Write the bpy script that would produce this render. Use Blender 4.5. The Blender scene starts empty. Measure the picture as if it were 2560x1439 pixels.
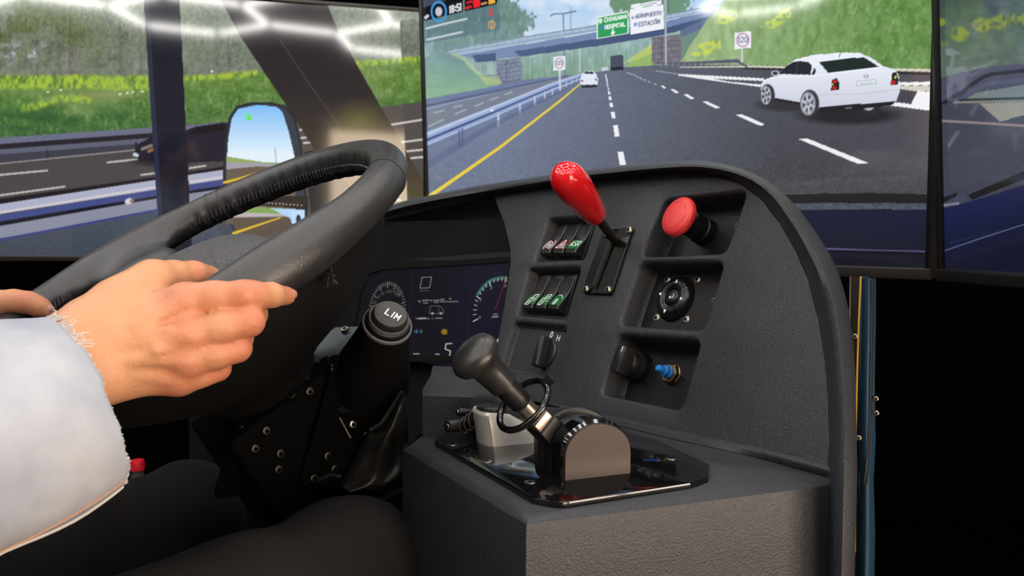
import bpy, bmesh, math, random
import numpy as np
from mathutils import Vector, Matrix, geometry

scene = bpy.context.scene
COL = scene.collection
random.seed(7)

# ------------------------------------------------------------------ camera
F = 2100.0                      # focal length in pixels of a 2560 x 1439 frame
CX, CY = 1280.0, 719.5
PITCH = math.atan(125.0 / F)
CAMZ = 1.2
cam_data = bpy.data.cameras.new("camera")
cam_data.sensor_fit = 'HORIZONTAL'
cam_data.sensor_width = 36.0
cam_data.lens = 36.0 * F / 2560.0
cam_data.clip_start = 0.02
cam_data.dof.use_dof = True
cam_data.dof.focus_distance = 0.82
cam_data.dof.aperture_fstop = 13.0
cam = bpy.data.objects.new("camera", cam_data)
cam.location = (0, 0, CAMZ)
cam.rotation_euler = (math.pi / 2 - PITCH, 0, 0)
COL.objects.link(cam)
scene.camera = cam

# ------------------------------------------------------------------ world, exposure
world = bpy.data.worlds.new("world")
scene.world = world
world.use_nodes = True
world.node_tree.nodes["Background"].inputs[0].default_value = (0.60, 0.62, 0.66, 1)
world.node_tree.nodes["Background"].inputs[1].default_value = 0.02
scene.view_settings.view_transform = 'Standard'
scene.view_settings.look = 'None'
scene.view_settings.exposure = 0.0
scene.view_settings.gamma = 1.0
scene.view_settings.use_curve_mapping = False
LAMP_STRENGTH = 19.5            # the hexagonal ceiling tubes (built below) light the room

scene.cycles.use_adaptive_sampling = True
scene.cycles.adaptive_threshold = 0.05
scene.cycles.adaptive_min_samples = 12
scene.cycles.max_bounces = 4
scene.cycles.diffuse_bounces = 3
scene.cycles.glossy_bounces = 3

# ------------------------------------------------------------------ camera-matched placing
_c, _s = math.cos(PITCH), math.sin(PITCH)
CAM = Vector((0, 0, CAMZ))
UP = Vector((0, 0, 1))


def ray(px, py):
    a = (px - CX) / F
    b = (CY - py) / F
    return Vector((a, _c + b * _s, -_s + b * _c))


def at(px, py, d):
    return CAM + ray(px, py) * d


def on(px, py, pl):
    p0, n = pl
    r = ray(px, py)
    return CAM + r * ((p0 - CAM).dot(n) / r.dot(n))


def proj_np(P):
    x, y, z = P[..., 0], P[..., 1], P[..., 2] - CAMZ
    d = y * _c - z * _s
    u = y * _s + z * _c
    return CX + F * x / d, CY - F * u / d


def az(deg):
    return Vector((math.sin(math.radians(deg)), math.cos(math.radians(deg)), 0))


# ------------------------------------------------------------------ materials
def srgb(r, g, b):
    def f(v):
        v /= 255.0
        return v / 12.92 if v <= 0.04045 else ((v + 0.055) / 1.055) ** 2.4
    return (f(r), f(g), f(b), 1.0)


def mat(name, col, rough=0.5, metal=0.0, spec=0.5, bump=None, var=None, emit=None, coat=0.0, sss=0.0):
    m = bpy.data.materials.new(name)
    m.use_nodes = True
    nt = m.node_tree
    b = nt.nodes["Principled BSDF"]
    b.inputs["Base Color"].default_value = col
    b.inputs["Roughness"].default_value = rough
    b.inputs["Metallic"].default_value = metal
    b.inputs["Specular IOR Level"].default_value = spec
    b.inputs["Coat Weight"].default_value = coat
    b.inputs["Coat Roughness"].default_value = 0.05
    if sss:
        b.inputs["Subsurface Weight"].default_value = sss
        b.inputs["Subsurface Radius"].default_value = (0.009, 0.004, 0.002)
        b.inputs["Subsurface Scale"].default_value = 1.0
    tc = nt.nodes.new("ShaderNodeTexCoord")
    if var:                                   # (scale, amount, second colour)
        n = nt.nodes.new("ShaderNodeTexNoise")
        n.inputs["Scale"].default_value = var[0]
        n.inputs["Detail"].default_value = 4
        nt.links.new(tc.outputs["Object"], n.inputs["Vector"])
        r = nt.nodes.new("ShaderNodeValToRGB")
        r.color_ramp.elements[0].position = 0.5 - var[1]
        r.color_ramp.elements[1].position = 0.5 + var[1]
        r.color_ramp.elements[0].color = col
        r.color_ramp.elements[1].color = var[2]
        nt.links.new(n.outputs["Fac"], r.inputs["Fac"])
        nt.links.new(r.outputs["Color"], b.inputs["Base Color"])
    if bump:                                  # (kind, scale, strength, distance)
        if bump[0] == 'voronoi':
            t = nt.nodes.new("ShaderNodeTexVoronoi")
            out = t.outputs["Distance"]
        else:
            t = nt.nodes.new("ShaderNodeTexNoise")
            t.inputs["Detail"].default_value = 3
            out = t.outputs["Fac"]
        t.inputs["Scale"].default_value = bump[1]
        nt.links.new(tc.outputs["Object"], t.inputs["Vector"])
        bm = nt.nodes.new("ShaderNodeBump")
        bm.inputs["Strength"].default_value = bump[2]
        bm.inputs["Distance"].default_value = bump[3]
        nt.links.new(out, bm.inputs["Height"])
        nt.links.new(bm.outputs["Normal"], b.inputs["Normal"])
    if emit:
        b.inputs["Emission Color"].default_value = emit[0]
        b.inputs["Emission Strength"].default_value = emit[1]
    return m


M = {}
M['dash'] = mat("dash_plastic", srgb(47, 49, 54), 0.46, spec=0.5, bump=('noise', 560.0, 0.6, 0.0012))
M['dash_smooth'] = mat("dash_recess_plastic", srgb(40, 40, 43), 0.5, spec=0.4, bump=('noise', 500.0, 0.25, 0.0006))
M['black'] = mat("black_plastic", srgb(22, 22, 24), 0.4)
M['black_matte'] = mat("matte_black", srgb(9, 9, 10), 0.8, spec=0.15)
M['black_gloss'] = mat("gloss_black", srgb(14, 14, 16), 0.08, spec=0.6, coat=0.3)
M['black_metal'] = mat("black_coated_metal", srgb(16, 16, 18), 0.32, spec=0.5)
M['screw'] = mat("zinc_screw", srgb(165, 160, 145), 0.3, metal=1.0)
M['chrome'] = mat("chrome", srgb(200, 200, 205), 0.15, metal=1.0)
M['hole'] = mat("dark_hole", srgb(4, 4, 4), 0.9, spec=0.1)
M['leather'] = mat("black_leather", srgb(42, 42, 45), 0.40, spec=0.75, bump=('voronoi', 700.0, 0.3, 0.0005))
M['stitch'] = mat("black_thread", srgb(70, 70, 74), 0.5)
M['hub'] = mat("speckled_hub_plastic", srgb(44, 44, 46), 0.55, var=(700.0, .12, srgb(100, 100, 103)), bump=('noise', 600.0, 0.8, 0.0016))
M['lining'] = mat("shaded_hood_lining", srgb(17, 17, 18), 0.7, spec=.25, bump=('noise', 500.0, .3, .0008))  # dash plastic with the hood's shade put into its colour
M['insert'] = mat("black_insert_plate", srgb(23, 23, 25), 0.45, spec=.4)
M['white_print'] = mat("white_print", srgb(225, 228, 230), 0.5, emit=(srgb(225, 228, 230), 0.25))
M['lamp'] = mat("led_tube", srgb(255, 255, 255), 0.5, emit=((1.0, 0.97, 0.93, 1), LAMP_STRENGTH))
M['lamp_cap'] = mat("lamp_cap", srgb(200, 200, 200), 0.5)


# ------------------------------------------------------------------ mesh building
WM = {}                                      # world matrix of every object made here


class MB:
    """Collects shapes in world coordinates; build() links them as ONE mesh object."""

    def __init__(self):
        self.v = []
        self.f = []

    def add(self, vs, fs):
        o = len(self.v)
        self.v += [Vector(v) for v in vs]
        self.f += [[i + o for i in f] for f in fs]
        return self

    def loft(self, rings, closed=True, cap0=False, cap1=False):
        n = len(rings[0])
        vs = [p for r in rings for p in r]
        fs = []
        for i in range(len(rings) - 1):
            for j in range(n if closed else n - 1):
                a, b = i * n + j, i * n + (j + 1) % n
                fs.append([a, b, b + n, a + n])
        if cap0:
            fs.append(list(range(n))[::-1])
        if cap1:
            fs.append([(len(rings) - 1) * n + j for j in range(n)])
        return self.add(vs, fs)

    def box(self, c, ax, ay, az_, hx, hy, hz, bev=0.0):
        c = Vector(c)
        if bev <= 0:
            vs = [c + ax * (sx * hx) + ay * (sy * hy) + az_ * (sz * hz)
                  for sz in (-1, 1) for sx, sy in ((-1, -1), (1, -1), (1, 1), (-1, 1))]
            return self.add(vs, [[3, 2, 1, 0], [4, 5, 6, 7], [0, 1, 5, 4], [1, 2, 6, 5], [2, 3, 7, 6], [3, 0, 4, 7]])
        pts = rounded([(-hx, -hy), (hx, -hy), (hx, hy), (-hx, hy)], min(bev, hx * .9, hy * .9), 4)
        return self.prism(pts, c, ax, ay, az_, -hz, hz, min(bev, hz * .9) * 0.6)

    def prism(self, pts, o, ax, ay, n, h0, h1, bev=0.0):
        """2-D outline extruded along n from h0 to h1, with softened edges."""
        o = Vector(o)
        if bev <= 0:
            prof = [(0, h0), (0, h1)]
        else:
            prof = [(-bev, h0), (-bev * .3, h0 + bev * .3), (0, h0 + bev), (0, h1 - bev), (-bev * .3, h1 - bev * .3), (-bev, h1)]
        rings = []
        for off, h in prof:
            q = offset(pts, off) if off else pts
            rings.append([o + ax * x + ay * y + n * h for x, y in q])
        return self.loft(rings, True, True, True)

    def lathe(self, o, axis, prof, n=24, cap0=True, cap1=True, squash=1.0, xdir=None):
        axis = Vector(axis).normalized()
        x = Vector(xdir) if xdir else axis.orthogonal()
        x = (x - axis * x.dot(axis)).normalized()
        y = axis.cross(x)
        rings = []
        for r, h in prof:
            rings.append([Vector(o) + axis * h + x * (r * math.cos(2 * math.pi * k / n)) + y * (r * squash * math.sin(2 * math.pi * k / n)) for k in range(n)])
        return self.loft(rings, True, cap0, cap1)

    def cyl(self, a, b, r0, r1=None, n=20, bev=0.0):
        a, b = Vector(a), Vector(b)
        r1 = r0 if r1 is None else r1
        L = (b - a).length
        if bev:
            prof = [(r0 - bev, 0), (r0 - bev * .3, bev * .3), (r0, bev), (r1, L - bev), (r1 - bev * .3, L - bev * .3), (r1 - bev, L)]
        else:
            prof = [(r0, 0), (r1, L)]
        return self.lathe(a, b - a, prof, n)

    def tube(self, path, r, n=10, closed=False, flat=1.0):
        path = [Vector(p) for p in path]
        m = len(path)
        rings = []
        prev = None
        for i, p in enumerate(path):
            if closed:
                t = path[(i + 1) % m] - path[i - 1]
            else:
                t = path[min(i + 1, m - 1)] - path[max(i - 1, 0)]
            t.normalize()
            if prev is None:
                x = t.orthogonal().normalized()
            else:
                x = (prev - t * prev.dot(t)).normalized()
            prev = x
            y = t.cross(x)
            rr = r(i / max(m - 1, 1)) if callable(r) else r
            rings.append([p + x * (rr * math.cos(2 * math.pi * k / n)) + y * (rr * flat * math.sin(2 * math.pi * k / n)) for k in range(n)])
        if closed:
            rings.append(rings[0])
            return self.loft(rings, True)
        return self.loft(rings, True, True, True)

    def ribbon(self, lines, w, o, ax, ay, n, lift, thick=0.0003):
        """Flat printed strokes on a plane: 2-D polylines turned into thin bars."""
        o = Vector(o)
        for ln in lines:
            for (x0, y0), (x1, y1) in zip(ln[:-1], ln[1:]):
                d = math.hypot(x1 - x0, y1 - y0)
                if d < 1e-9:
                    continue
                tx, ty = (x1 - x0) / d, (y1 - y0) / d
                x0e, y0e, x1e, y1e = x0 - tx * w * .35, y0 - ty * w * .35, x1 + tx * w * .35, y1 + ty * w * .35
                nx, ny = -ty * w / 2, tx * w / 2
                q = [(x0e + nx, y0e + ny), (x0e - nx, y0e - ny), (x1e - nx, y1e - ny), (x1e + nx, y1e + ny)]
                a = [o + ax * x + ay * y + n * (lift - thick) for x, y in q]
                b = [o + ax * x + ay * y + n * lift for x, y in q]
                self.add(a + b, [[4, 5, 6, 7], [0, 1, 5, 4], [1, 2, 6, 5], [2, 3, 7, 6], [3, 0, 4, 7]])
        return self

    def build(self, name, material, parent=None, smooth=True, angle=35, local=False, label=None):
        me = bpy.data.meshes.new(name)
        if parent is not None and not local:
            inv = WM[parent.name].inverted()
            vs = [inv @ v for v in self.v]
        else:
            vs = self.v
        me.from_pydata([tuple(v) for v in vs], [], self.f)
        bm = bmesh.new()
        bm.from_mesh(me)
        bmesh.ops.remove_doubles(bm, verts=bm.verts, dist=1e-6)
        bmesh.ops.recalc_face_normals(bm, faces=bm.faces)
        bm.to_mesh(me)
        bm.free()
        return link(name, me, material, parent, smooth, angle, label)


def link(name, me, material, parent=None, smooth=True, angle=35, label=None):
    if material is not None:
        me.materials.append(M[material] if isinstance(material, str) else material)
    if smooth:
        me.polygons.foreach_set("use_smooth", [True] * len(me.polygons))
        if angle:
            me.set_sharp_from_angle(angle=math.radians(angle))
    o = bpy.data.objects.new(name, me)
    COL.objects.link(o)
    if parent is not None:
        o.parent = parent
        WM[o.name] = WM[parent.name]
    else:
        WM[o.name] = Matrix.Identity(4)
    if label:
        o["label"] = label
    return o


def thing(name, label, cat, loc=(0, 0, 0), mw=None, group=None):
    o = bpy.data.objects.new(name, None)
    COL.objects.link(o)
    o.empty_display_size = 0.05
    m = mw if mw is not None else Matrix.Translation(Vector(loc))
    o.matrix_world = m
    WM[o.name] = m.copy()
    tag(o, label, cat, group)
    return o


def tag(o, label, cat, group=None):
    o["label"] = label
    o["category"] = cat
    if group:
        o["group"] = group
    return o


def structure(o):
    o["kind"] = "structure"
    return o


def frame(o, ax, ay, n):
    return Matrix(((ax.x, ay.x, n.x, o.x), (ax.y, ay.y, n.y, o.y), (ax.z, ay.z, n.z, o.z), (0, 0, 0, 1)))


def copy_thing(src, mw, label, children=None):
    o = src.copy()
    COL.objects.link(o)
    o.matrix_world = mw
    WM[o.name] = mw.copy()
    o["label"] = label
    for ch in src.children:
        c = ch.copy()
        COL.objects.link(c)
        c.parent = o
        WM[c.name] = mw.copy()
        for g in ch.children:
            d = g.copy()
            COL.objects.link(d)
            d.parent = c
            WM[d.name] = mw.copy()
    return o


def rounded(pts, r, seg=5):
    """2-D polygon with rounded corners (r: number or one per corner)."""
    out = []
    n = len(pts)
    for i in range(n):
        p = Vector(pts[i])
        a = (Vector(pts[i - 1]) - p)
        b = (Vector(pts[(i + 1) % n]) - p)
        la, lb = a.length, b.length
        a.normalize()
        b.normalize()
        rr = r[i] if isinstance(r, (list, tuple)) else r
        cosang = max(-1, min(1, a.dot(b)))
        half = math.acos(cosang) / 2
        d = min(rr / math.tan(half) if half > 0.01 else 0, la * .48, lb * .48)
        p0, p1 = p + a * d, p + b * d
        for k in range(seg + 1):
            t = k / seg
            q = p0 * (1 - t) ** 2 + p * (2 * t * (1 - t)) + p1 * t ** 2
            out.append((q.x, q.y))
    return out


def offset(pts, d):
    """Move a closed 2-D outline outward by d (inward when negative)."""
    n = len(pts)
    A = sum(pts[i][0] * pts[(i + 1) % n][1] - pts[(i + 1) % n][0] * pts[i][1] for i in range(n))
    sg = 1 if A > 0 else -1
    out = []
    for i in range(n):
        x0, y0 = pts[i - 1]
        x1, y1 = pts[i]
        x2, y2 = pts[(i + 1) % n]
        ax_, ay_ = x1 - x0, y1 - y0
        bx_, by_ = x2 - x1, y2 - y1
        la, lb = math.hypot(ax_, ay_) or 1e-9, math.hypot(bx_, by_) or 1e-9
        nx, ny = (ay_ / la + by_ / lb), (-ax_ / la - bx_ / lb)
        l = math.hypot(nx, ny) or 1e-9
        k = 2.0 / max(l * l, 0.8)
        out.append((x1 + nx * k * d * sg, y1 + ny * k * d * sg))
    return out


def spline(pts, n):
    """Catmull-Rom through points (tuples or Vectors), n samples by length."""
    P = np.array([tuple(p) for p in pts], float)
    Q = np.vstack([2 * P[0] - P[1], P, 2 * P[-1] - P[-2]])
    out = []
    for i in range(len(P) - 1):
        p0, p1, p2, p3 = Q[i:i + 4]
        t = np.linspace(0, 1, 24, endpoint=False)[:, None]
        out.append(0.5 * ((2 * p1) + (-p0 + p2) * t + (2 * p0 - 5 * p1 + 4 * p2 - p3) * t ** 2 + (-p0 + 3 * p1 - 3 * p2 + p3) * t ** 3))
    out = np.vstack(out + [P[-1:]])
    s = np.r_[0, np.cumsum(np.linalg.norm(np.diff(out, axis=0), axis=1))]
    u = np.linspace(0, s[-1], n)
    return np.stack([np.interp(u, s, out[:, k]) for k in range(out.shape[1])], 1)


def V3(a):
    return Vector((float(a[0]), float(a[1]), float(a[2])))


# stroke font, every glyph in a 0..1 box
FONT = {
    'A': [[(0, 0), (.5, 1), (1, 0)], [(.2, .35), (.8, .35)]],
    'C': [[(1, .85), (.7, 1), (.3, 1), (0, .7), (0, .3), (.3, 0), (.7, 0), (1, .15)]],
    'E': [[(1, 1), (0, 1), (0, 0), (1, 0)], [(0, .5), (.8, .5)]],
    'H': [[(0, 0), (0, 1)], [(1, 0), (1, 1)], [(0, .5), (1, .5)]],
    'I': [[(.5, 0), (.5, 1)]],
    'L': [[(0, 1), (0, 0), (1, 0)]],
    'M': [[(0, 0), (0, 1), (.5, .35), (1, 1), (1, 0)]],
    'N': [[(0, 0), (0, 1), (1, 0), (1, 1)]],
    'O': [[(.3, 0), (0, .3), (0, .7), (.3, 1), (.7, 1), (1, .7), (1, .3), (.7, 0), (.3, 0)]],
    'P': [[(0, 0), (0, 1), (.7, 1), (1, .8), (1, .65), (.7, .45), (0, .45)]],
    'R': [[(0, 0), (0, 1), (.7, 1), (1, .8), (1, .65), (.7, .45), (0, .45)], [(.5, .45), (1, 0)]],
    'S': [[(1, .85), (.7, 1), (.3, 1), (0, .8), (.1, .6), (.9, .4), (1, .2), (.7, 0), (.3, 0), (0, .15)]],
    'T': [[(0, 1), (1, 1)], [(.5, 1), (.5, 0)]],
    'U': [[(0, 1), (0, .3), (.3, 0), (.7, 0), (1, .3), (1, 1)]],
    '0': [[(.3, 0), (0, .3), (0, .7), (.3, 1), (.7, 1), (1, .7), (1, .3), (.7, 0), (.3, 0)]],
    '1': [[(.2, .8), (.55, 1), (.55, 0)]],
    '2': [[(0, .8), (.3, 1), (.7, 1), (1, .75), (.9, .5), (0, 0), (1, 0)]],
    '3': [[(0, 1), (1, 1), (.5, .6), (.9, .45), (1, .25), (.7, 0), (.3, 0), (0, .15)]],
    '4': [[(.8, 0), (.8, 1), (0, .3), (1, .3)]],
    '5': [[(1, 1), (.1, 1), (0, .55), (.6, .6), (1, .4), (.9, .1), (.5, 0), (0, .1)]],
    '6': [[(.9, 1), (.3, .8), (0, .3), (.3, 0), (.7, 0), (1, .25), (.7, .5), (.1, .4)]],
    '8': [[(.3, .5), (.05, .75), (.3, 1), (.7, 1), (.95, .75), (.7, .5), (.3, .5), (0, .25), (.3, 0), (.7, 0), (1, .25), (.7, .5)]],
    ':': [[(.5, .2), (.5, .3)], [(.5, .65), (.5, .75)]],
    '´': [[(.4, 1.15), (.7, 1.35)]],
    ' ': [],
}


def text_lines(s, w=0.7, gap=0.3):
    """Strokes of a word: unit height, glyph width w, returned with total width."""
    out = []
    x = 0.0
    for ch in s:
        gw = w * (0.35 if ch in 'I:1' else 1.0)
        if ch == '´':
            x -= (w + gap)
            for ln in FONT['´']:
                out.append([(x + p[0] * w, p[1]) for p in ln])
            x += w + gap
            continue
        for ln in FONT[ch]:
            out.append([(x + p[0] * gw, p[1]) for p in ln])
        x += gw + gap
    return out, x - gap

# ================================================================== THE ROOM
M['floor'] = mat("brown_timber_floor", srgb(120, 96, 78), 0.5, spec=.4, var=(3.0, .3, srgb(104, 82, 66)))
M['wall_black'] = mat("black_drape", srgb(5, 5, 5), 0.95, spec=.0)
M['wall_dark'] = mat("dark_painted_wall", srgb(38, 33, 30), 0.9, var=(3.0, .3, srgb(30, 27, 25)))
M['wall_beige'] = mat("brown_plaster", srgb(92, 80, 68), 0.8, bump=('noise', 60.0, .2, .002))
M['ceiling'] = mat("dark_ceiling", srgb(44, 38, 34), 0.9, var=(4.0, .3, srgb(34, 30, 28)))


def slab(name, x0, x1, y0, y1, z0, z1, m):
    b = MB().box(((x0 + x1) / 2, (y0 + y1) / 2, (z0 + z1) / 2), Vector((1, 0, 0)), Vector((0, 1, 0)), UP,
                 (x1 - x0) / 2, (y1 - y0) / 2, (z1 - z0) / 2)
    return structure(b.build(name, m, smooth=False))


RX0, RX1, RY0, RY1, RZ = -6.6, 3.4, -3.3, 3.6, 2.85
slab("floor", RX0, RX1, RY0, .9, -0.1, 0.0, 'floor')
slab("floor_stage", RX0, RX1, .9, RY1, -0.1, 0.0, 'wall_black')
slab("ceiling", RX0, RX1, RY0, RY1, RZ, RZ + .1, 'ceiling')
slab("wall_front", RX0, RX1, RY1, RY1 + .1, 0, RZ, 'wall_black')
slab("wall_rear", RX0, RX1, RY0 - .1, RY0, 0, RZ, 'wall_beige')
slab("wall_left", RX0 - .1, RX0, RY0 - .1, RY1 + .1, 0, RZ, 'wall_dark')
slab("wall_right", RX1, RX1 + .1, RY0 - .1, RY1 + .1, 0, RZ, 'wall_dark')

# frosted glass double door behind the viewer lets warm daylight in
M['daylight'] = mat("frosted_daylight_glass", srgb(240, 225, 200), 0.4, emit=((1.0, .80, .58, 1), 6.5))
M['door_frame'] = mat("door_frame_paint", srgb(150, 132, 108), 0.5)
DX0, DX1, DXM, DZ1 = 1.2, 3.2, 2.55, 2.25
door = MB()
for x in (DX0 - .05, DXM, DX1 + .05):
    door.box((x, RY0 + .03, DZ1 / 2), Vector((1, 0, 0)), Vector((0, 1, 0)), UP, .05, .03, DZ1 / 2)
for z_ in (.06, DZ1 + .03):
    door.box(((DX0 + DX1) / 2, RY0 + .03, z_), Vector((1, 0, 0)), Vector((0, 1, 0)), UP, (DX1 - DX0) / 2 + .1, .03, .06)
door = structure(door.build("door_1", 'door_frame', smooth=False))
for x0, x1 in ((DX0, DXM - .05), (DXM + .05, DX1)):
    MB().box(((x0 + x1) / 2, RY0 + .02, DZ1 / 2 + .05), Vector((1, 0, 0)), Vector((0, 1, 0)), UP, (x1 - x0) / 2, .006, DZ1 / 2 - .06).build("pane", 'daylight', door, smooth=False)

# unseen window added low in the right wall to brighten the console front
win = MB()
WY0, WY1, WZ0, WZ1 = -2.7, -.5, .35, 2.0
for y_ in (WY0 - .04, (WY0 + WY1) / 2, WY1 + .04):
    win.box((RX1 - .03, y_, (WZ0 + WZ1) / 2), Vector((0, 1, 0)), Vector((1, 0, 0)), UP, .04, .03, (WZ1 - WZ0) / 2 + .08)
for z_ in (WZ0 - .04, WZ1 + .04):
    win.box((RX1 - .03, (WY0 + WY1) / 2, z_), Vector((0, 1, 0)), Vector((1, 0, 0)), UP, (WY1 - WY0) / 2, .03, .04)
win = structure(win.build("added_window", 'door_frame', smooth=False))
M['added_glow'] = mat("added_window_glow", srgb(240, 220, 190), 0.4, emit=((1.0, .84, .70, 1), 12.5))
for y0, y1 in ((WY0, (WY0 + WY1) / 2 - .04), ((WY0 + WY1) / 2 + .04, WY1)):
    MB().box((RX1 - .02, (y0 + y1) / 2, (WZ0 + WZ1) / 2), Vector((0, 1, 0)), Vector((1, 0, 0)), UP, (y1 - y0) / 2, .006, (WZ1 - WZ0) / 2).build("pane", 'added_glow', win, smooth=False)

# hexagonal LED tubes under the ceiling, above and behind the viewer
LZ = RZ - 0.10
lamp = thing("hexagon_ceiling_light", "honeycomb of white led tubes under the ceiling behind the viewer", "ceiling light", (0, -1, LZ))
HS = 0.52                                     # tube length
edges = set()


def hexkey(x, y):
    return (round(x, 3), round(y, 3))


cells = [(-0.24 + HS * 1.5 * i, -1.72 + HS * math.sqrt(3) * (j + 0.5 * (i % 2))) for i in range(-3, 3) for j in range(0, 4)] + [(-5.09, -.89)]
for cxh, cyh in cells:
    vs = [hexkey(cxh + HS * math.cos(math.radians(60 * k)), cyh + HS * math.sin(math.radians(60 * k))) for k in range(6)]
    for k in range(6):
        edges.add(tuple(sorted((vs[k], vs[(k + 1) % 6]))))
tube_me = None
for (a, b) in sorted(edges):
    pa, pb = Vector((a[0], a[1], LZ)), Vector((b[0], b[1], LZ))
    mid, d = (pa + pb) / 2, (pb - pa).normalized()
    if tube_me is None:
        t = MB().cyl(Vector((-HS / 2 + .03, 0, 0)), Vector((HS / 2 - .03, 0, 0)), 0.021, n=8)
        o = t.build("tube", 'lamp', lamp, local=True)
        tube_me = o.data
    else:
        o = bpy.data.objects.new("tube", tube_me)
        COL.objects.link(o)
        o.parent = lamp
    o.matrix_local = Matrix.Translation(mid - Vector((0, -1, LZ))) @ d.to_track_quat('X', 'Z').to_matrix().to_4x4()
    WM[o.name] = WM[lamp.name]
# rods that hang the honeycomb from the ceiling
for x, y in ((-1.28, -1.27), (.28, -1.27), (1.84, -1.27), (-1.28, -.37), (.28, -.37), (1.84, -.37), (-1.28, .53), (.28, .53), (1.84, .53), (-5.35, -1.34)):
    MB().cyl((x, y, LZ), (x, y, RZ), 0.004, n=6).build("hanger", 'lamp_cap', lamp)


# ================================================================== PICTURES ON SCREENS
_rng = np.random.default_rng(3)


def vnoise(X, Y, sx, sy, seed, octs=3):
    """Smooth value noise over two coordinate arrays."""
    tot = np.zeros_like(X)
    amp, norm = 1.0, 0.0
    for o_ in range(octs):
        r = np.random.default_rng(seed * 31 + o_)
        T = r.random((256, 256))
        x = X / sx * 2 ** o_
        y = Y / sy * 2 ** o_
        xi, yi = np.floor(x).astype(int), np.floor(y).astype(int)
        fx, fy = x - xi, y - yi
        fx, fy = fx * fx * (3 - 2 * fx), fy * fy * (3 - 2 * fy)
        a, b = T[yi % 256, xi % 256], T[yi % 256, (xi + 1) % 256]
        c, d = T[(yi + 1) % 256, xi % 256], T[(yi + 1) % 256, (xi + 1) % 256]
        tot += amp * ((a * (1 - fx) + b * fx) * (1 - fy) + (c * (1 - fx) + d * fx) * fy)
        norm += amp
        amp *= .5
    return tot / norm


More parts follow.
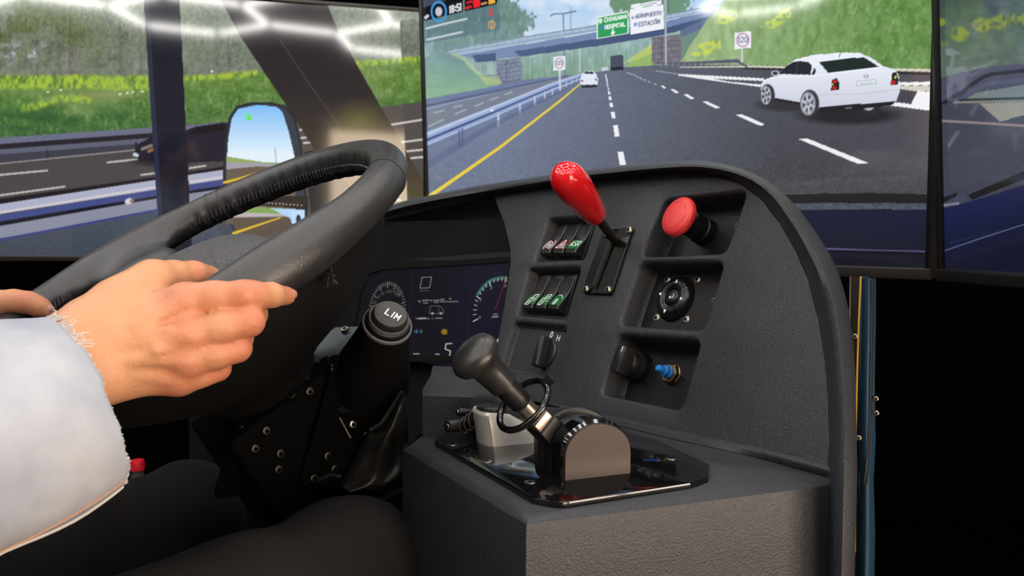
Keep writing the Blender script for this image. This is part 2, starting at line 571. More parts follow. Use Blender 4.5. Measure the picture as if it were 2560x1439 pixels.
class Pic:
    """Picture shown by a display: one colour per vertex of the panel's own grid."""

    def __init__(self, O, U, V, W, H, base, upow=1.0):
        self.W, self.H = W, H
        u, v = np.meshgrid(np.linspace(0, 1, W + 1) ** upow, np.linspace(0, 1, H + 1))
        O_, U_, V_ = (np.array(tuple(k)) for k in (O, U, V))
        self.P = O_ + u[..., None] * U_ + v[..., None] * V_
        self.X, self.Y = proj_np(self.P)
        self.C = np.empty(self.X.shape + (3,))
        self.C[:] = base

    def put(self, m, col, a=1.0):
        al = (m * a)[..., None]
        self.C = self.C * (1 - al) + np.asarray(col, float) * al

    def mask(self, pts):
        P = np.array(pts, float)
        box = (self.X >= P[:, 0].min()) & (self.X <= P[:, 0].max()) & (self.Y >= P[:, 1].min()) & (self.Y <= P[:, 1].max())
        x, y = self.X[box], self.Y[box]
        ins = np.zeros(x.shape, bool)
        for (x0, y0), (x1, y1) in zip(P, np.roll(P, -1, 0)):
            if y0 == y1:
                continue
            c = ((y0 > y) != (y1 > y)) & (x < (x1 - x0) * (y - y0) / (y1 - y0) + x0)
            ins ^= c
        m = np.zeros(self.X.shape)
        m[box] = ins
        return m

    def _box(self, x0, x1, y0, y1):
        return np.flatnonzero(((self.X > x0) & (self.X < x1) & (self.Y > y0) & (self.Y < y1)).ravel())

    def _mix(self, idx, m, col, a):
        C = self.C.reshape(-1, 3)
        al = (m * a)[:, None]
        C[idx] = C[idx] * (1 - al) + np.asarray(col, float) * al
        self.C = C.reshape(self.C.shape)

    def poly(self, pts, col, a=1.0):
        m = self.mask(pts)
        idx = np.flatnonzero(m.ravel())
        self._mix(idx, np.ones(len(idx)), col, a)
        return m

    def line(self, pts, w, col, a=1.0, soft=1.0):
        pts = np.array(pts, float)
        ws = np.linspace(w[0], w[1], len(pts)) if isinstance(w, tuple) else [w] * len(pts)
        pad = max(ws) / 2 + soft + 1
        idx = self._box(pts[:, 0].min() - pad, pts[:, 0].max() + pad, pts[:, 1].min() - pad, pts[:, 1].max() + pad)
        x, y = self.X.ravel()[idx], self.Y.ravel()[idx]
        best = np.zeros(x.shape)
        for i in range(len(pts) - 1):
            ax_, ay_ = pts[i]
            dx, dy = pts[i + 1] - pts[i]
            t = np.clip(((x - ax_) * dx + (y - ay_) * dy) / (dx * dx + dy * dy + 1e-9), 0, 1)
            d = np.hypot(x - ax_ - t * dx, y - ay_ - t * dy)
            ww = ws[i] + (ws[i + 1] - ws[i]) * t
            best = np.maximum(best, np.clip((ww / 2 - d) / soft + .5, 0, 1))
        self._mix(idx, best, col, a)

    def ell(self, cx, cy, rx, ry, col, a=1.0, rot=0.0, soft=.15, ring=None):
        R = max(rx, ry) * (1 + soft) + 1
        idx = self._box(cx - R, cx + R, cy - R, cy + R)
        dx, dy = self.X.ravel()[idx] - cx, self.Y.ravel()[idx] - cy
        c_, s_ = math.cos(rot), math.sin(rot)
        d = np.hypot((dx * c_ + dy * s_) / rx, (-dx * s_ + dy * c_) / ry)
        m = np.clip((1 - d) / soft + .5, 0, 1)
        if ring:
            m = m * np.clip((d - ring) / soft + .5, 0, 1)
        self._mix(idx, m, col, a)

    def grad(self, m, c0, c1, t, a=1.0):
        t = np.clip(t, 0, 1)[..., None]
        col = np.asarray(c0, float) * (1 - t) + np.asarray(c1, float) * t
        al = (m * a)[..., None]
        self.C = self.C * (1 - al) + col * al

    def text(self, s, x, y, wx, wy, hx, hy, lw, col, a=1.0, w=.7, gap=.3):
        """Word from (x, y) along (wx, wy) = whole width, cap height (hx, hy)."""
        lines, tw = text_lines(s, w, gap)
        for ln in lines:
            self.line([(x + wx * p[0] / tw + hx * p[1], y + wy * p[0] / tw + hy * p[1]) for p in ln], lw, col, a)

    def mottle(self, m, amp, sx, sy, seed, octs=3):
        n = (vnoise(self.X, self.Y, sx, sy, seed, octs) - .5) * 2 * amp
        self.C = self.C + (n * m)[..., None]

    def build(self, name, parent, rough=.062, gain=1.0, spec=.9):
        W, H = self.W, self.H
        me = bpy.data.meshes.new(name)
        inv = WM[parent.name].inverted()
        P = self.P.reshape(-1, 3)
        R = np.array(inv.to_3x3())
        P = P @ R.T + np.array(inv.translation)
        me.vertices.add(len(P))
        me.vertices.foreach_set("co", P.astype(np.float32).ravel())
        i = np.arange(H)[:, None] * (W + 1) + np.arange(W)[None]
        q = np.stack([i, i + 1, i + W + 2, i + W + 1], -1).reshape(-1, 4)
        me.loops.add(q.size)
        me.loops.foreach_set("vertex_index", q.ravel().astype(np.int32))
        me.polygons.add(len(q))
        me.polygons.foreach_set("loop_start", (np.arange(len(q)) * 4).astype(np.int32))
        me.update(calc_edges=True)
        c = np.clip(self.C, 0, 255) / 255.0
        c = np.where(c <= .04045, c / 12.92, ((c + .055) / 1.055) ** 2.4).reshape(-1, 3)
        att = me.color_attributes.new("picture", 'FLOAT_COLOR', 'POINT')
        att.data.foreach_set("color", np.c_[c, np.ones(len(c))].astype(np.float32).ravel())
        m = bpy.data.materials.new(name + "_picture")
        m.use_nodes = True
        nt = m.node_tree
        b = nt.nodes["Principled BSDF"]
        b.inputs["Base Color"].default_value = (.004, .004, .005, 1)
        b.inputs["Roughness"].default_value = rough
        b.inputs["Specular IOR Level"].default_value = spec
        at_ = nt.nodes.new("ShaderNodeAttribute")
        at_.attribute_name = "picture"
        nt.links.new(at_.outputs["Color"], b.inputs["Emission Color"])
        b.inputs["Emission Strength"].default_value = gain
        return link(name, me, m, parent, smooth=False)


# ------------------------------------------------------------------ the three monitors
M['bezel'] = mat("monitor_bezel", srgb(20, 19, 18), 0.35)
M['bezel_metal'] = mat("monitor_lower_bezel", srgb(58, 54, 52), 0.38, metal=.6)


def monitor(label, BR, u, v, n, w, h, bez, lower):
    """BR: outer corner; u, v, n: right, up, out of the screen; returns thing and picture rect."""
    base = Vector((BR + u * (w / 2)))
    th = thing("monitor", label, "monitor", (base.x, base.y, 0.0), group="wide monitors around the cab")
    c = BR + u * (w / 2) + v * (h / 2)
    MB().box(c - n * .022, u, v, n, w / 2, h / 2, .018, .004).build("housing", 'bezel', th)
    for s in (-1, 1):
        MB().box(c + u * (s * (w / 2 - bez / 2)) + n * .001, u, v, n, bez / 2, h / 2, .006, .002).build("side_bezel", 'bezel', th)
    MB().box(c + v * (h / 2 - bez / 2) + n * .001, u, v, n, w / 2, bez / 2, .006, .002).build("top_bezel", 'bezel', th)
    MB().box(c - v * (h / 2 - lower / 2) + n * .001, u, v, n, w / 2, lower / 2, .008, .002).build("lower_bezel", 'bezel_metal', th)
    # a post and a foot behind the screen carry it
    pc = c - n * .10
    MB().box((pc.x, pc.y, c.z / 2), u, n, UP, .035, .02, c.z / 2).build("post", 'black_matte', th)
    MB().box((pc.x, pc.y, c.z), u, v, n, .12, .12, .065).build("wall_plate", 'black_matte', th)
    MB().box((pc.x, pc.y, .012), u, n, UP, .25, .12, .012).build("foot", 'black_matte', th)
    O = BR + u * bez + v * lower - n * .002
    return th, O, u * (w - 2 * bez), v * (h - bez - lower)


def unit(v):
    return v.normalized()


# centre
uC = unit(-ray(-1119, 559))
NL = ray(1060, 51).cross(ray(1075, 488))
NR = ray(2343, 0).cross(ray(2328, 690))
vC = NL.cross(NR)
vC = unit(vC if vC.z > 0 else -vC)
vC = unit(vC - uC * uC.dot(vC))
nC = unit(uC.cross(vC))
brC = at(2328, 699, 1.41)
wC = 1.232
blC = brC - uC * wC
mon_c, OC, UC, VC = monitor("large centre monitor showing a motorway with white cars and a green road sign",
                            blC, uC, vC, nC, wC, .705, .009, .019)
# left
uL = unit(ray(9377, 648))
vL = unit(UP - uL * uL.dot(UP))
nL = unit(uL.cross(vL))
trL = at(1066, 23, 2.34)
hL, wL = .700, 1.236
blL = trL - vL * hL - uL * wL
mon_l, OL, UL, VL = monitor("left monitor showing grass verge, guard rails and a wing mirror",
                            blL, uL, vL, nL, wL, hL, .009, .014)
# right
uR = unit(-ray(1198, 600))
NRL = ray(2345, 0).cross(ray(2360, 700))
vR = NRL.cross(uR)
vR = unit(vR if vR.z > 0 else -vR)
nR = unit(uR.cross(vR))
blR = at(2353, 700, 1.36)
mon_r, OR, UR, VR = monitor("right monitor cut by the frame edge showing a dim road and guard rail",
                            blR, uR, vR, nR, wC, .705, .009, .019)

# ------------------------------------------------------------------ picture of the centre monitor
p = Pic(OC, UC, VC, 800, 450, (112, 122, 142))
X, Y = p.X, p.Y
one = np.ones_like(X)
# sky and cloud
sky = p.mask([(900, -700), (2700, -700), (2700, 120), (1060, 160)])
p.grad(sky, (150, 192, 238), (214, 228, 242), (Y + 40) / 140)
cl = vnoise(X, Y, 90, 60, 4, 4)
p.put(sky * np.clip((cl - .45) * 4, 0, 1) * (np.abs(X - 1430) < 170), (240, 243, 248), .8)
# hazy forest beyond the bridge
m = p.mask([(1060, 60), (1140, 40), (1330, 115), (1640, 60), (1720, 40), (1720, 180), (1060, 190)])
p.put(m, (146, 172, 168))
p.mottle(m, 34, 10, 34, 5, 3)
# palms left and right of the sky
for cx_, cy_, r_ in ((1090, 20, 75), (1150, 10, 70), (1205, 5, 62), (1255, 35, 52), (1295, 55, 38), (1130, 85, 55), (1220, 80, 48), (1270, 95, 46)):
    n_ = vnoise(X, Y, 9, 14, int(cx_), 3)
    d_ = np.hypot((X - cx_) / r_, (Y - cy_) / r_)
    p.put(np.clip((1.15 - d_ - (n_ - .4) * 1.1) * 5, 0, 1), (108, 140, 132), .92)
for cx_, cy_, r_ in ((1580, 0, 46), (1545, 8, 24), (1625, -4, 40), (1690, 4, 44)):
    n_ = vnoise(X, Y, 8, 12, int(cx_), 3)
    d_ = np.hypot((X - cx_) / r_, (Y - cy_) / r_)
    p.put(np.clip((1.1 - d_ - (n_ - .4) * 1.2) * 5, 0, 1), (104, 142, 112), .92)
m = p.mask([(1050, -30), (1330, -30), (1330, 110), (1050, 140)])
p.mottle(m * (1 - np.clip((Y - 100) / 30, 0, 1)) * (p.C[..., 2] < 190), 22, 7, 16, 8, 3)
# distant greenery under the bridge
m = p.mask([(1300, 150), (1500, 118), (1640, 92), (1640, 168), (1300, 200)])
p.grad(m, (150, 180, 178), (128, 160, 140), (Y - 110) / 80)
p.mottle(m, 22, 5, 22, 11, 3)
p.poly([(1560, 168), (1610, 132), (1640, 115), (1640, 166)], (150, 182, 110))
p.poly([(1555, 160), (1625, 112), (1640, 108), (1640, 128), (1590, 150)], (206, 214, 98), .6)
# lamp poles behind
p.line([(1427, 18), (1427, 72)], 2.2, (128, 140, 160))
p.line([(1450, 90), (1450, 178)], 3.5, (196, 200, 212))
p.line([(1408, 34), (1412, 205)], (3, 4.5), (112, 128, 152))
p.line([(1376, 40), (1384, 35), (1408, 34), (1440, 28)], 3.2, (104, 120, 146))
# bridge
p.poly([(1120, 128), (1493, 60), (1670, 36), (1790, 10), (1790, 22), (1670, 50), (1493, 78), (1130, 142)], (168, 188, 210))
p.line([(1120, 121), (1493, 64), (1670, 37), (1790, 12)], 2.6, (124, 142, 168))
p.line([(1130, 132), (1493, 74), (1670, 47), (1790, 22)], 2.2, (132, 148, 176))
for k in range(36):
    t_ = k / 35
    x_ = 1130 + (1790 - 1130) * t_
    p.line([(x_, 121 - 108 * t_), (x_, 132 - 108 * t_)], 1.6, (120, 136, 160), .6)
p.poly([(1150, 138), (1493, 80), (1670, 52), (1790, 24), (1790, 38), (1700, 76), (1630, 93), (1500, 114), (1310, 140), (1200, 152)], (116, 136, 176))
p.poly([(1285, 128), (1493, 97), (1670, 68), (1760, 44), (1790, 38), (1700, 77), (1630, 93), (1500, 114), (1300, 142)], (72, 88, 124))
p.poly([(1180, 138), (1240, 132), (1240, 152), (1190, 156)], (66, 82, 118))
# piers with stone blocks
for (x0, x1, y0, y1, c0) in ((1242, 1303, 150, 204, (128, 136, 158)), (1630, 1703, 92, 160, (122, 116, 124))):
    m = p.poly([(x0, y0 + 4), (x1, y0 - 6), (x1, y1 - 6), (x0, y1)], c0)
    p.mottle(m, 16, 8, 8, 13, 2)
    nrow = 5
    for r_ in range(nrow + 1):
        yy = y0 + (y1 - y0) * r_ / nrow
        p.line([(x0, yy + 3), (x1, yy - 6)], 1.8, (84, 88, 108), .7)
        for k in range(5):
            xx = x0 + (x1 - x0) * (k + (.5 if r_ % 2 else 0)) / 4.5
            p.line([(xx, yy - 2), (xx, yy + (y1 - y0) / nrow - 4)], 1.6, (84, 88, 108), .6)
    p.line([(x0 + 24, y0), (x0 + 24, y1)], 2, (70, 72, 92), .7)
# left embankment
m = p.poly([(1050, 150), (1100, 128), (1140, 134), (1165, 152), (1196, 190), (1250, 212), (1080, 250), (1050, 252)], (116, 152, 138))
p.grad(m, (112, 146, 146), (140, 180, 144), (Y - 130) / 110)
p.mottle(m, 10, 24, 12, 17, 3)
p.line([(1132, 135), (1160, 148), (1185, 176), (1215, 196), (1250, 206)], 7, (196, 214, 132), .55)
p.poly([(1196, 190), (1245, 190), (1255, 210), (1215, 212)], (178, 196, 132), .7)
# dim slope seen past the right pier
p.poly([(1700, 78), (1760, 50), (1800, 22), (1800, 60), (1760, 110), (1706, 158)], (112, 140, 128))
p.poly([(1700, 76), (1770, 44), (1795, 24), (1790, 52), (1740, 78), (1704, 92)], (96, 112, 146))
# right hill
hill = p.mask([(1690, 160), (1706, 150), (1722, 118), (1745, 86), (1765, 52), (1795, 25), (1830, -40), (1900, -400), (2700, -500), (2700, 190), (1880, 166)])
p.grad(hill, (158, 184, 136), (104, 142, 78), (X - 1760) / 420)
p.mottle(hill, 26, 14, 26, 21, 4)
st = vnoise(X + Y * .4, Y - X * .2, 7, 11, 23, 3)
p.put(hill * np.clip((st - .62) * 6, 0, 1) * np.clip((X - 1850) / 300, .15, 1), (172, 190, 142), .4)
p.put(hill * np.clip((.33 - st) * 7, 0, 1) * np.clip((X - 1800) / 300, 0, 1), (80, 116, 62), .45)
for x0, y0, x1, y1 in ((1738, 130, 1800, 108), (1795, 50, 1840, 32), (1915, 60, 1975, 28)):
    n_ = vnoise(X, Y, 9, 7, int(x0), 2)
    mm = p.mask([(x0 - 14, y0 + 8), (x0 + 10, y0 - 20), (x1, y1 - 12), (x1 + 4, y1 + 14), (x0 + 20, y0 + 12)])
    p.put(mm * np.clip((n_ - .35) * 5, 0, 1), (202, 216, 92), .85)
# the carriageways
road = [(1050, 262), (1300, 212), (1440, 190), (1490, 180), (1560, 168), (1690, 160), (1880, 163), (2700, 180), (2700, 760), (1050, 760)]
m = p.poly(road, (118, 126, 146))
t_ = np.clip((X - 1250) / 700, 0, 1) * .75 + np.clip((Y - 250) / 400, 0, 1) * .25
p.grad(m, (120, 130, 156), (64, 63, 66), t_)
p.mottle(m, 5, 9, 6, 31, 3)
p.mottle(m * np.clip((Y - 340) / 140, 0, 1), 13, 5, 4, 33, 2)
# far carriageway on the left with its rails
m = p.poly([(1050, 262), (1310, 205), (1450, 186), (1480, 186), (1072, 350), (1050, 352)], (120, 128, 146))
p.line([(1050, 256), (1300, 208), (1420, 188)], (12, 3), (108, 122, 160))
p.line([(1050, 268), (1300, 214), (1420, 190)], (6, 2), (82, 94, 130))
p.line([(1050, 276), (1220, 236)], (5, 2), (148, 158, 186), .8)
for x0, y0, x1, y1 in ((1072, 316, 1108, 299), (1138, 285, 1166, 273), (1188, 265, 1208, 257), (1085, 282, 1110, 276), (1135, 268, 1155, 263), (1225, 250, 1244, 243), (1262, 236, 1280, 230)):
    p.line([(x0, y0), (x1, y1)], 3.4, (176, 182, 194), .85)
# central guard rail
p.poly([(1050, 356), (1250, 264), (1470, 180), (1490, 182), (1490, 196), (1300, 275), (1072, 372), (1050, 380)], (108, 124, 166), .5)
p.poly([(1050, 336), (1240, 262), (1380, 207), (1470, 178), (1470, 188), (1380, 224), (1240, 284), (1050, 364)], (148, 172, 216))
p.line([(1050, 342), (1240, 266), (1380, 209), (1470, 180)], (7, 2), (188, 198, 224))
p.line([(1050, 357), (1240, 278), (1380, 219), (1470, 186)], (7, 2), (76, 88, 132))
p.line([(1050, 368), (1240, 288), (1380, 226), (1470, 190)], (7, 2), (168, 182, 216))
for x_, y_, h_, w_ in ((1148, 326, 44, 4), (1156, 322, 44, 4)):
    p.line([(x_, y_), (x_, y_ + h_)], w_, (92, 104, 140))
for x_, y_, h_, w_ in ((1246, 284, 28, 6), (1300, 260, 22, 5), (1337, 242, 19, 5), (1362, 230, 16, 4), (1381, 222, 13, 3.5), (1400, 214, 12, 3), (1416, 206, 10, 2.6), (1430, 200, 9, 2.4), (1442, 195, 8, 2)):
    p.line([(x_, y_), (x_, y_ + h_)], w_, (186, 194, 212))
p.line([(1228, 276), (1232, 276)], 4, (240, 244, 250))
p.line([(1050, 424), (1200, 330), (1330, 264), (1450, 206)], (20, 3), (84, 96, 136), .45)
# lane marks
p.line([(1070, 494), (1092, 478), (1250, 368), (1400, 252), (1452, 208)], (11, 3), (232, 206, 66))
for q in ([(1544, 379), (1558, 379), (1567, 420), (1551, 422)], [(1533, 314), (1544, 313), (1549, 341), (1537, 342)],
          [(1527, 280), (1536, 279), (1539, 295), (1530, 296)], [(1524, 257), (1531, 257), (1533, 268), (1525, 268)],
          [(1521, 241), (1528, 241), (1529, 250), (1523, 250)], [(1520, 228), (1525, 228), (1526, 236), (1521, 236)]):
    p.poly(q, (236, 240, 244))
for y_, x_ in ((222, 1521), (214, 1519), (207, 1518), (201, 1517), (195, 1516), (189, 1514)):
    p.line([(x_, y_ - 2), (x_, y_ + 1.5)], 3.2, (222, 226, 232))
for q in ([(1998, 348), (2018, 346), (2170, 407), (2147, 410)], [(1839, 287), (1853, 285), (1913, 311), (1900, 314)],
          [(1757, 255), (1767, 253), (1802, 269), (1791, 271)], [(1709, 236), (1718, 235), (1736, 246), (1727, 248)],
          [(1676, 223), (1684, 223), (1697, 231), (1689, 232)], [(1651, 214), (1657, 214), (1666, 219), (1660, 221)]):
    p.poly(q, (238, 240, 243))
for x_, y_ in ((1638, 210), (1623, 204), (1612, 200), (1602, 196), (1594, 192), (1586, 188), (1578, 185), (1570, 182)):
    p.line([(x_ - 2.2, y_ - 1), (x_ + 2.2, y_ + 1)], 2.2, (206, 210, 218), .85)
for k in range(7):
    p.line([(1640 + k * 9, 177 + k * 1.3), (1645 + k * 9, 178 + k * 1.3)], 2, (206, 208, 214), .8)
# gore with white hatching, kerb strip
p.poly([(1697, 185), (1910, 196), (1910, 203), (1780, 196), (1820, 204), (1910, 212), (1910, 218), (1830, 208), (1780, 201), (1697, 189)], (236, 238, 242))
p.poly([(1840, 199), (1910, 202), (1910, 206), (1862, 203)], (92, 96, 104))
p.line([(1700, 168), (1880, 166), (2330, 176)], (2, 7), (212, 210, 190))
p.line([(1860, 171), (2330, 185)], (3, 5), (38, 34, 36))
p.poly([(2250, 206), (2330, 204), (2330, 213), (2250, 213)], (240, 242, 246))
p.poly([(2246, 214), (2330, 214), (2330, 228), (2290, 228), (2250, 222)], (206, 204, 194))
p.poly([(2294, 227), (2330, 230), (2330, 277), (2215, 262), (2222, 254), (2278, 260)], (240, 242, 246))
p.poly([(2250, 224), (2292, 228), (2276, 260), (2244, 255)], (68, 68, 80))
# rail on the right
p.line([(1640, 158), (1740, 157), (1843, 152)], (4, 9), (92, 92, 112))
p.line([(1843, 152), (1868, 167)], (9, 4), (92, 92, 112))
for k in range(14):
    x_ = 1652 + k * 14.5
    p.line([(x_, 158), (x_, 167)], 2.2, (140, 140, 150))
# road signs
p.poly([(1492, 42), (1570, 27), (1572, 84), (1492, 98)], (226, 236, 228))
p.poly([(1495, 45), (1568, 31), (1569, 82), (1495, 95)], (46, 158, 92))
p.text("CHIHUAHA", 1511, 55, 55, -9.8, 0, -9.5, 2.6, (232, 244, 236))
p.text("HOSPITAL", 1513, 73, 50, -8.2, 0, -9.5, 2.6, (232, 244, 236))
p.ell(1501, 52, 5, 7, (216, 234, 222))
p.poly([(1501, 66), (1511, 64), (1511, 73), (1501, 75)], (92, 110, 206))
p.line([(1532, 75), (1532, 86)], 4, (236, 246, 240))
p.poly([(1525, 82), (1539, 79), (1532, 89)], (236, 246, 240))
p.poly([(1578, 12), (1654, 0), (1654, 10), (1578, 22)], (236, 240, 246))
p.line([(1600, 14), (1640, 7)], 3, (120, 130, 150), .5)
p.poly([(1575, 23), (1658, 11), (1660, 71), (1576, 86)], (238, 242, 248))
p.text("AEROPUERTO", 1589, 46, 64, -9.5, 0, -9, 1.9, (88, 98, 130))
p.text("ESTACIO´N", 1597, 66, 52, -8, 0, -9.5, 1.9, (78, 88, 122))
p.poly([(1578, 41), (1586, 40), (1586, 47), (1578, 48)], (150, 160, 214))
p.poly([(1584, 58), (1593, 56), (1593, 65), (1584, 67)], (150, 166, 220))
p.line([(1663, -10), (1665, 158)], (6, 5), (168, 174, 190))
p.line([(1670, 0), (1671, 30)], 4, (96, 108, 124), .6)
for (q, cx_, cy_, rx_, ry_, post, lw) in (
        ([(1383, 143), (1412, 139), (1413, 174), (1383, 177)], 1398, 158, 12, 14, [(1399, 176), (1400, 222)], 1.6),
        ([(1837, 82), (1877, 78), (1877, 119), (1837, 123)], 1857, 100, 17, 18, [(1855, 120), (1855, 154)], 2.2)):
    p.line(post, 5, (206, 210, 218))
    p.poly(q, (238, 240, 246))
    p.ell(cx_, cy_, rx_, ry_, (196, 152, 172), ring=.78, soft=.12)
    p.text("120", cx_ - rx_ * .62, cy_ + ry_ * .34, rx_ * 1.3, -1.2, 0, -ry_ * .72, lw, (96, 102, 140))
# far white car, truck, small cars
p.poly([(1526, 140), (1553, 136), (1558, 140), (1558, 172), (1526, 174)], (72, 80, 98))
p.poly([(1526, 168), (1558, 166), (1558, 175), (1526, 177)], (42, 44, 56))
p.poly([(1504, 168), (1520, 167), (1521, 176), (1504, 177)], (196, 208, 216))
p.poly([(1452, 214), (1450, 200), (1455, 185), (1461, 178), (1482, 177), (1490, 184), (1495, 198), (1494, 213)], (226, 232, 244))
p.poly([(1458, 184), (1463, 179), (1481, 178), (1486, 185)], (50, 60, 72))
p.poly([(1452, 212), (1494, 211), (1492, 218), (1456, 220)], (44, 46, 56))
p.line([(1454, 201), (1456, 203)], 4, (150, 60, 70))
p.line([(1489, 198), (1491, 200)], 4, (150, 60, 70))
# near white saloon
p.ell(2125, 288, 120, 22, (36, 35, 38), .85, soft=.5)
p.ell(1975, 262, 80, 16, (44, 42, 45), .7, soft=.6)
p.ell(2174, 268, 26, 22, (48, 46, 52))
p.ell(2172, 264, 14, 12, (176, 178, 190))
body = [(1902, 224), (1903, 210), (1909, 200), (1934, 191), (1949, 186), (1964, 167), (1987, 149), (2030, 138), (2100, 131), (2147, 132), (2176, 143), (2207, 165), (2236, 174), (2246, 186), (2249, 205), (2249, 228), (2241, 252), (2180, 259), (2046, 270), (2042, 258), (2003, 256), (1932, 243), (1908, 232)]
m = p.poly(body, (226, 230, 242))
p.grad(m, (236, 240, 250), (206, 210, 226), (Y - 150) / 110)
p.poly([(1930, 244), (2003, 257), (2003, 262), (1936, 250)], (36, 35, 40))
p.poly([(2048, 268), (2240, 252), (2232, 262), (2100, 280), (2050, 280)], (38, 37, 42))
p.line([(1909, 202), (1934, 193), (2030, 190), (2072, 186), (2205, 168)], 2, (250, 252, 255), .7)
p.poly([(1949, 185), (1964, 167), (1980, 156), (2000, 152), (2020, 155), (2030, 164), (2026, 187)], (40, 44, 50))
p.line([(1996, 153), (1989, 187)], 2, (64, 70, 76))
p.poly([(2029, 186), (2036, 168), (2040, 178), (2036, 187)], (40, 44, 50))
p.poly([(2047, 155), (2158, 142), (2172, 150), (2198, 167), (2070, 182)], (34, 46, 44))
p.ell(1938, 184, 9, 6.5, (48, 58, 66))
p.ell(1938, 183, 10, 7, (206, 210, 222), ring=.7)
p.line([(2044, 236), (2140, 236), (2246, 224)], 3, (192, 196, 212), .8)
for q, r1, r2, yl in (([(2080, 200), (2092, 194), (2099, 207), (2099, 225), (2077, 227)], (2087, 203), (2086, 220), (2080, 211)),
                      ([(2229, 183), (2241, 180), (2247, 199), (2245, 212), (2227, 213)], (2233, 205), (2232, 208), (2239, 193))):
    p.poly(q, (40, 38, 42))
    p.ell(r1[0], r1[1], 5, 4.5, (204, 40, 44))
    p.ell(r2[0], r2[1], 5, 4.5, (204, 40, 44))
    p.ell(yl[0], yl[1], 3, 3, (210, 210, 70))
p.poly([(2140, 202), (2190, 197), (2191, 211), (2141, 216)], (186, 192, 198))
p.poly([(2143, 204), (2188, 199), (2188, 209), (2143, 214)], (224, 232, 236))
p.line([(2152, 209), (2180, 206)], 4, (170, 180, 192), .6)
p.ell(2165, 190, 6, 4.5, (120, 128, 146), ring=.6)
p.line([(2098, 142), (2102, 128)], 2, (80, 84, 84))
for cx_, cy_, rx_, ry_ in ((1915, 238, 13, 28), (2020, 259, 19, 35)):
    p.ell(cx_ + 4, cy_, rx_ + 5, ry_, (58, 56, 60), soft=.1)
    p.ell(cx_, cy_, rx_, ry_ * .84, (150, 152, 166), soft=.1)
    for k in range(6):
        a_ = k * math.pi / 3 + .3
        p.line([(cx_, cy_), (cx_ + rx_ * .8 * math.cos(a_), cy_ + ry_ * .7 * math.sin(a_))], 4, (198, 200, 212))
    for k in range(6):
        a_ = k * math.pi / 3 + .8
        p.ell(cx_ + rx_ * .55 * math.cos(a_), cy_ + ry_ * .48 * math.sin(a_), 2.6, 5, (62, 62, 70), .9)
    p.ell(cx_, cy_, 3, 5, (96, 98, 112))
p.line([(2115, 270), (2128, 269)], 4, (120, 120, 130), .8)
# distance haze over the far left of the picture
p.put(np.clip((1560 - X) / 500, 0, 1) * np.clip((300 - Y) / 200, 0, 1) * (Y > 52), (158, 178, 198), .26)
# bonnet, wiper and scuttle of the truck
m = p.poly([(1700, 484), (1985, 487), (2060, 483), (2180, 482), (2400, 487), (2400, 800), (1050, 800), (1050, 600)], (26, 25, 27))
m = p.poly([(1950, 508), (2200, 507), (2400, 510), (2400, 524), (2200, 523), (1950, 526)], (74, 80, 92))
p.mottle(m, 22, 5, 4, 41, 2)
m = p.poly([(1050, 560), (1950, 527), (2200, 524), (2400, 524), (2400, 800), (1050, 800)], (18, 20, 42))
p.grad(m, (22, 25, 54), (24, 24, 34), (Y - 525) / 140)
p.line([(1700, 616), (2086, 622), (2400, 631)], 3, (92, 88, 128))
p.line([(1700, 622), (2086, 628), (2400, 637)], 6, (14, 14, 26))
# heads-up strip at the top left
p.poly([(1060, 44), (1180, 10), (1250, -10), (1250, 76), (1150, 92), (1060, 110)], (76, 104, 120), .45)
p.poly([(1040, -20), (1260, -60), (1241, 10), (1064, 51), (1040, 56)], (14, 16, 22))
p.poly([(1040, -20), (1115, -40), (1115, 0), (1062, 18), (1040, 22)], (64, 74, 92))
p.ell(1097, 29, 20.5, 27, (70, 150, 214), ring=.76, soft=.1)
p.ell(1097, 29, 9, 12, (200, 198, 208), soft=.35)
p.line([(1064, 44), (1069, 40)], 8, (200, 200, 206))
p.text("18:51", 1124, 33, 29, -7.5, 0, -17, 3.4, (224, 230, 232), w=.8)
p.line([(1159.5, 30), (1159.5, -10)], 4, (120, 136, 146))
p.line([(1166, 20), (1176, 17)], 8, (206, 36, 46))
p.line([(1168, 7), (1178, 4)], 6, (206, 36, 46))
p.poly([(1182, 2), (1200, -4), (1200, 16), (1184, 20)], (236, 36, 46))
p.line([(1205, 10), (1215, 7)], 6, (196, 150, 96))
p.poly([(1220, -6), (1238, -10), (1238, 8), (1222, 11)], (226, 170, 70))
p.line([(1066, 71), (1090, 65), (1140, 53), (1166, 47)], 5, (206, 220, 220), .9)
p.line([(1068, 99), (1110, 90), (1155, 80)], 5, (206, 214, 220), .9)
p.ell(1228, 31, 7, 10, (210, 74, 74), .9, ring=.5)
p.ell(1229, 62, 9, 11, (220, 170, 96), soft=.1, ring=.72)
p.line([(1229, 57), (1229, 68)], 3.5, (220, 160, 90))
p.build("screen", mon_c)

# ------------------------------------------------------------------ picture of the left monitor
p = Pic(OL, UL, VL, 620, 350, (84, 92, 84))
X, Y = p.X, p.Y
p.mottle(np.ones_like(X), 26, 14, 60, 51, 4)
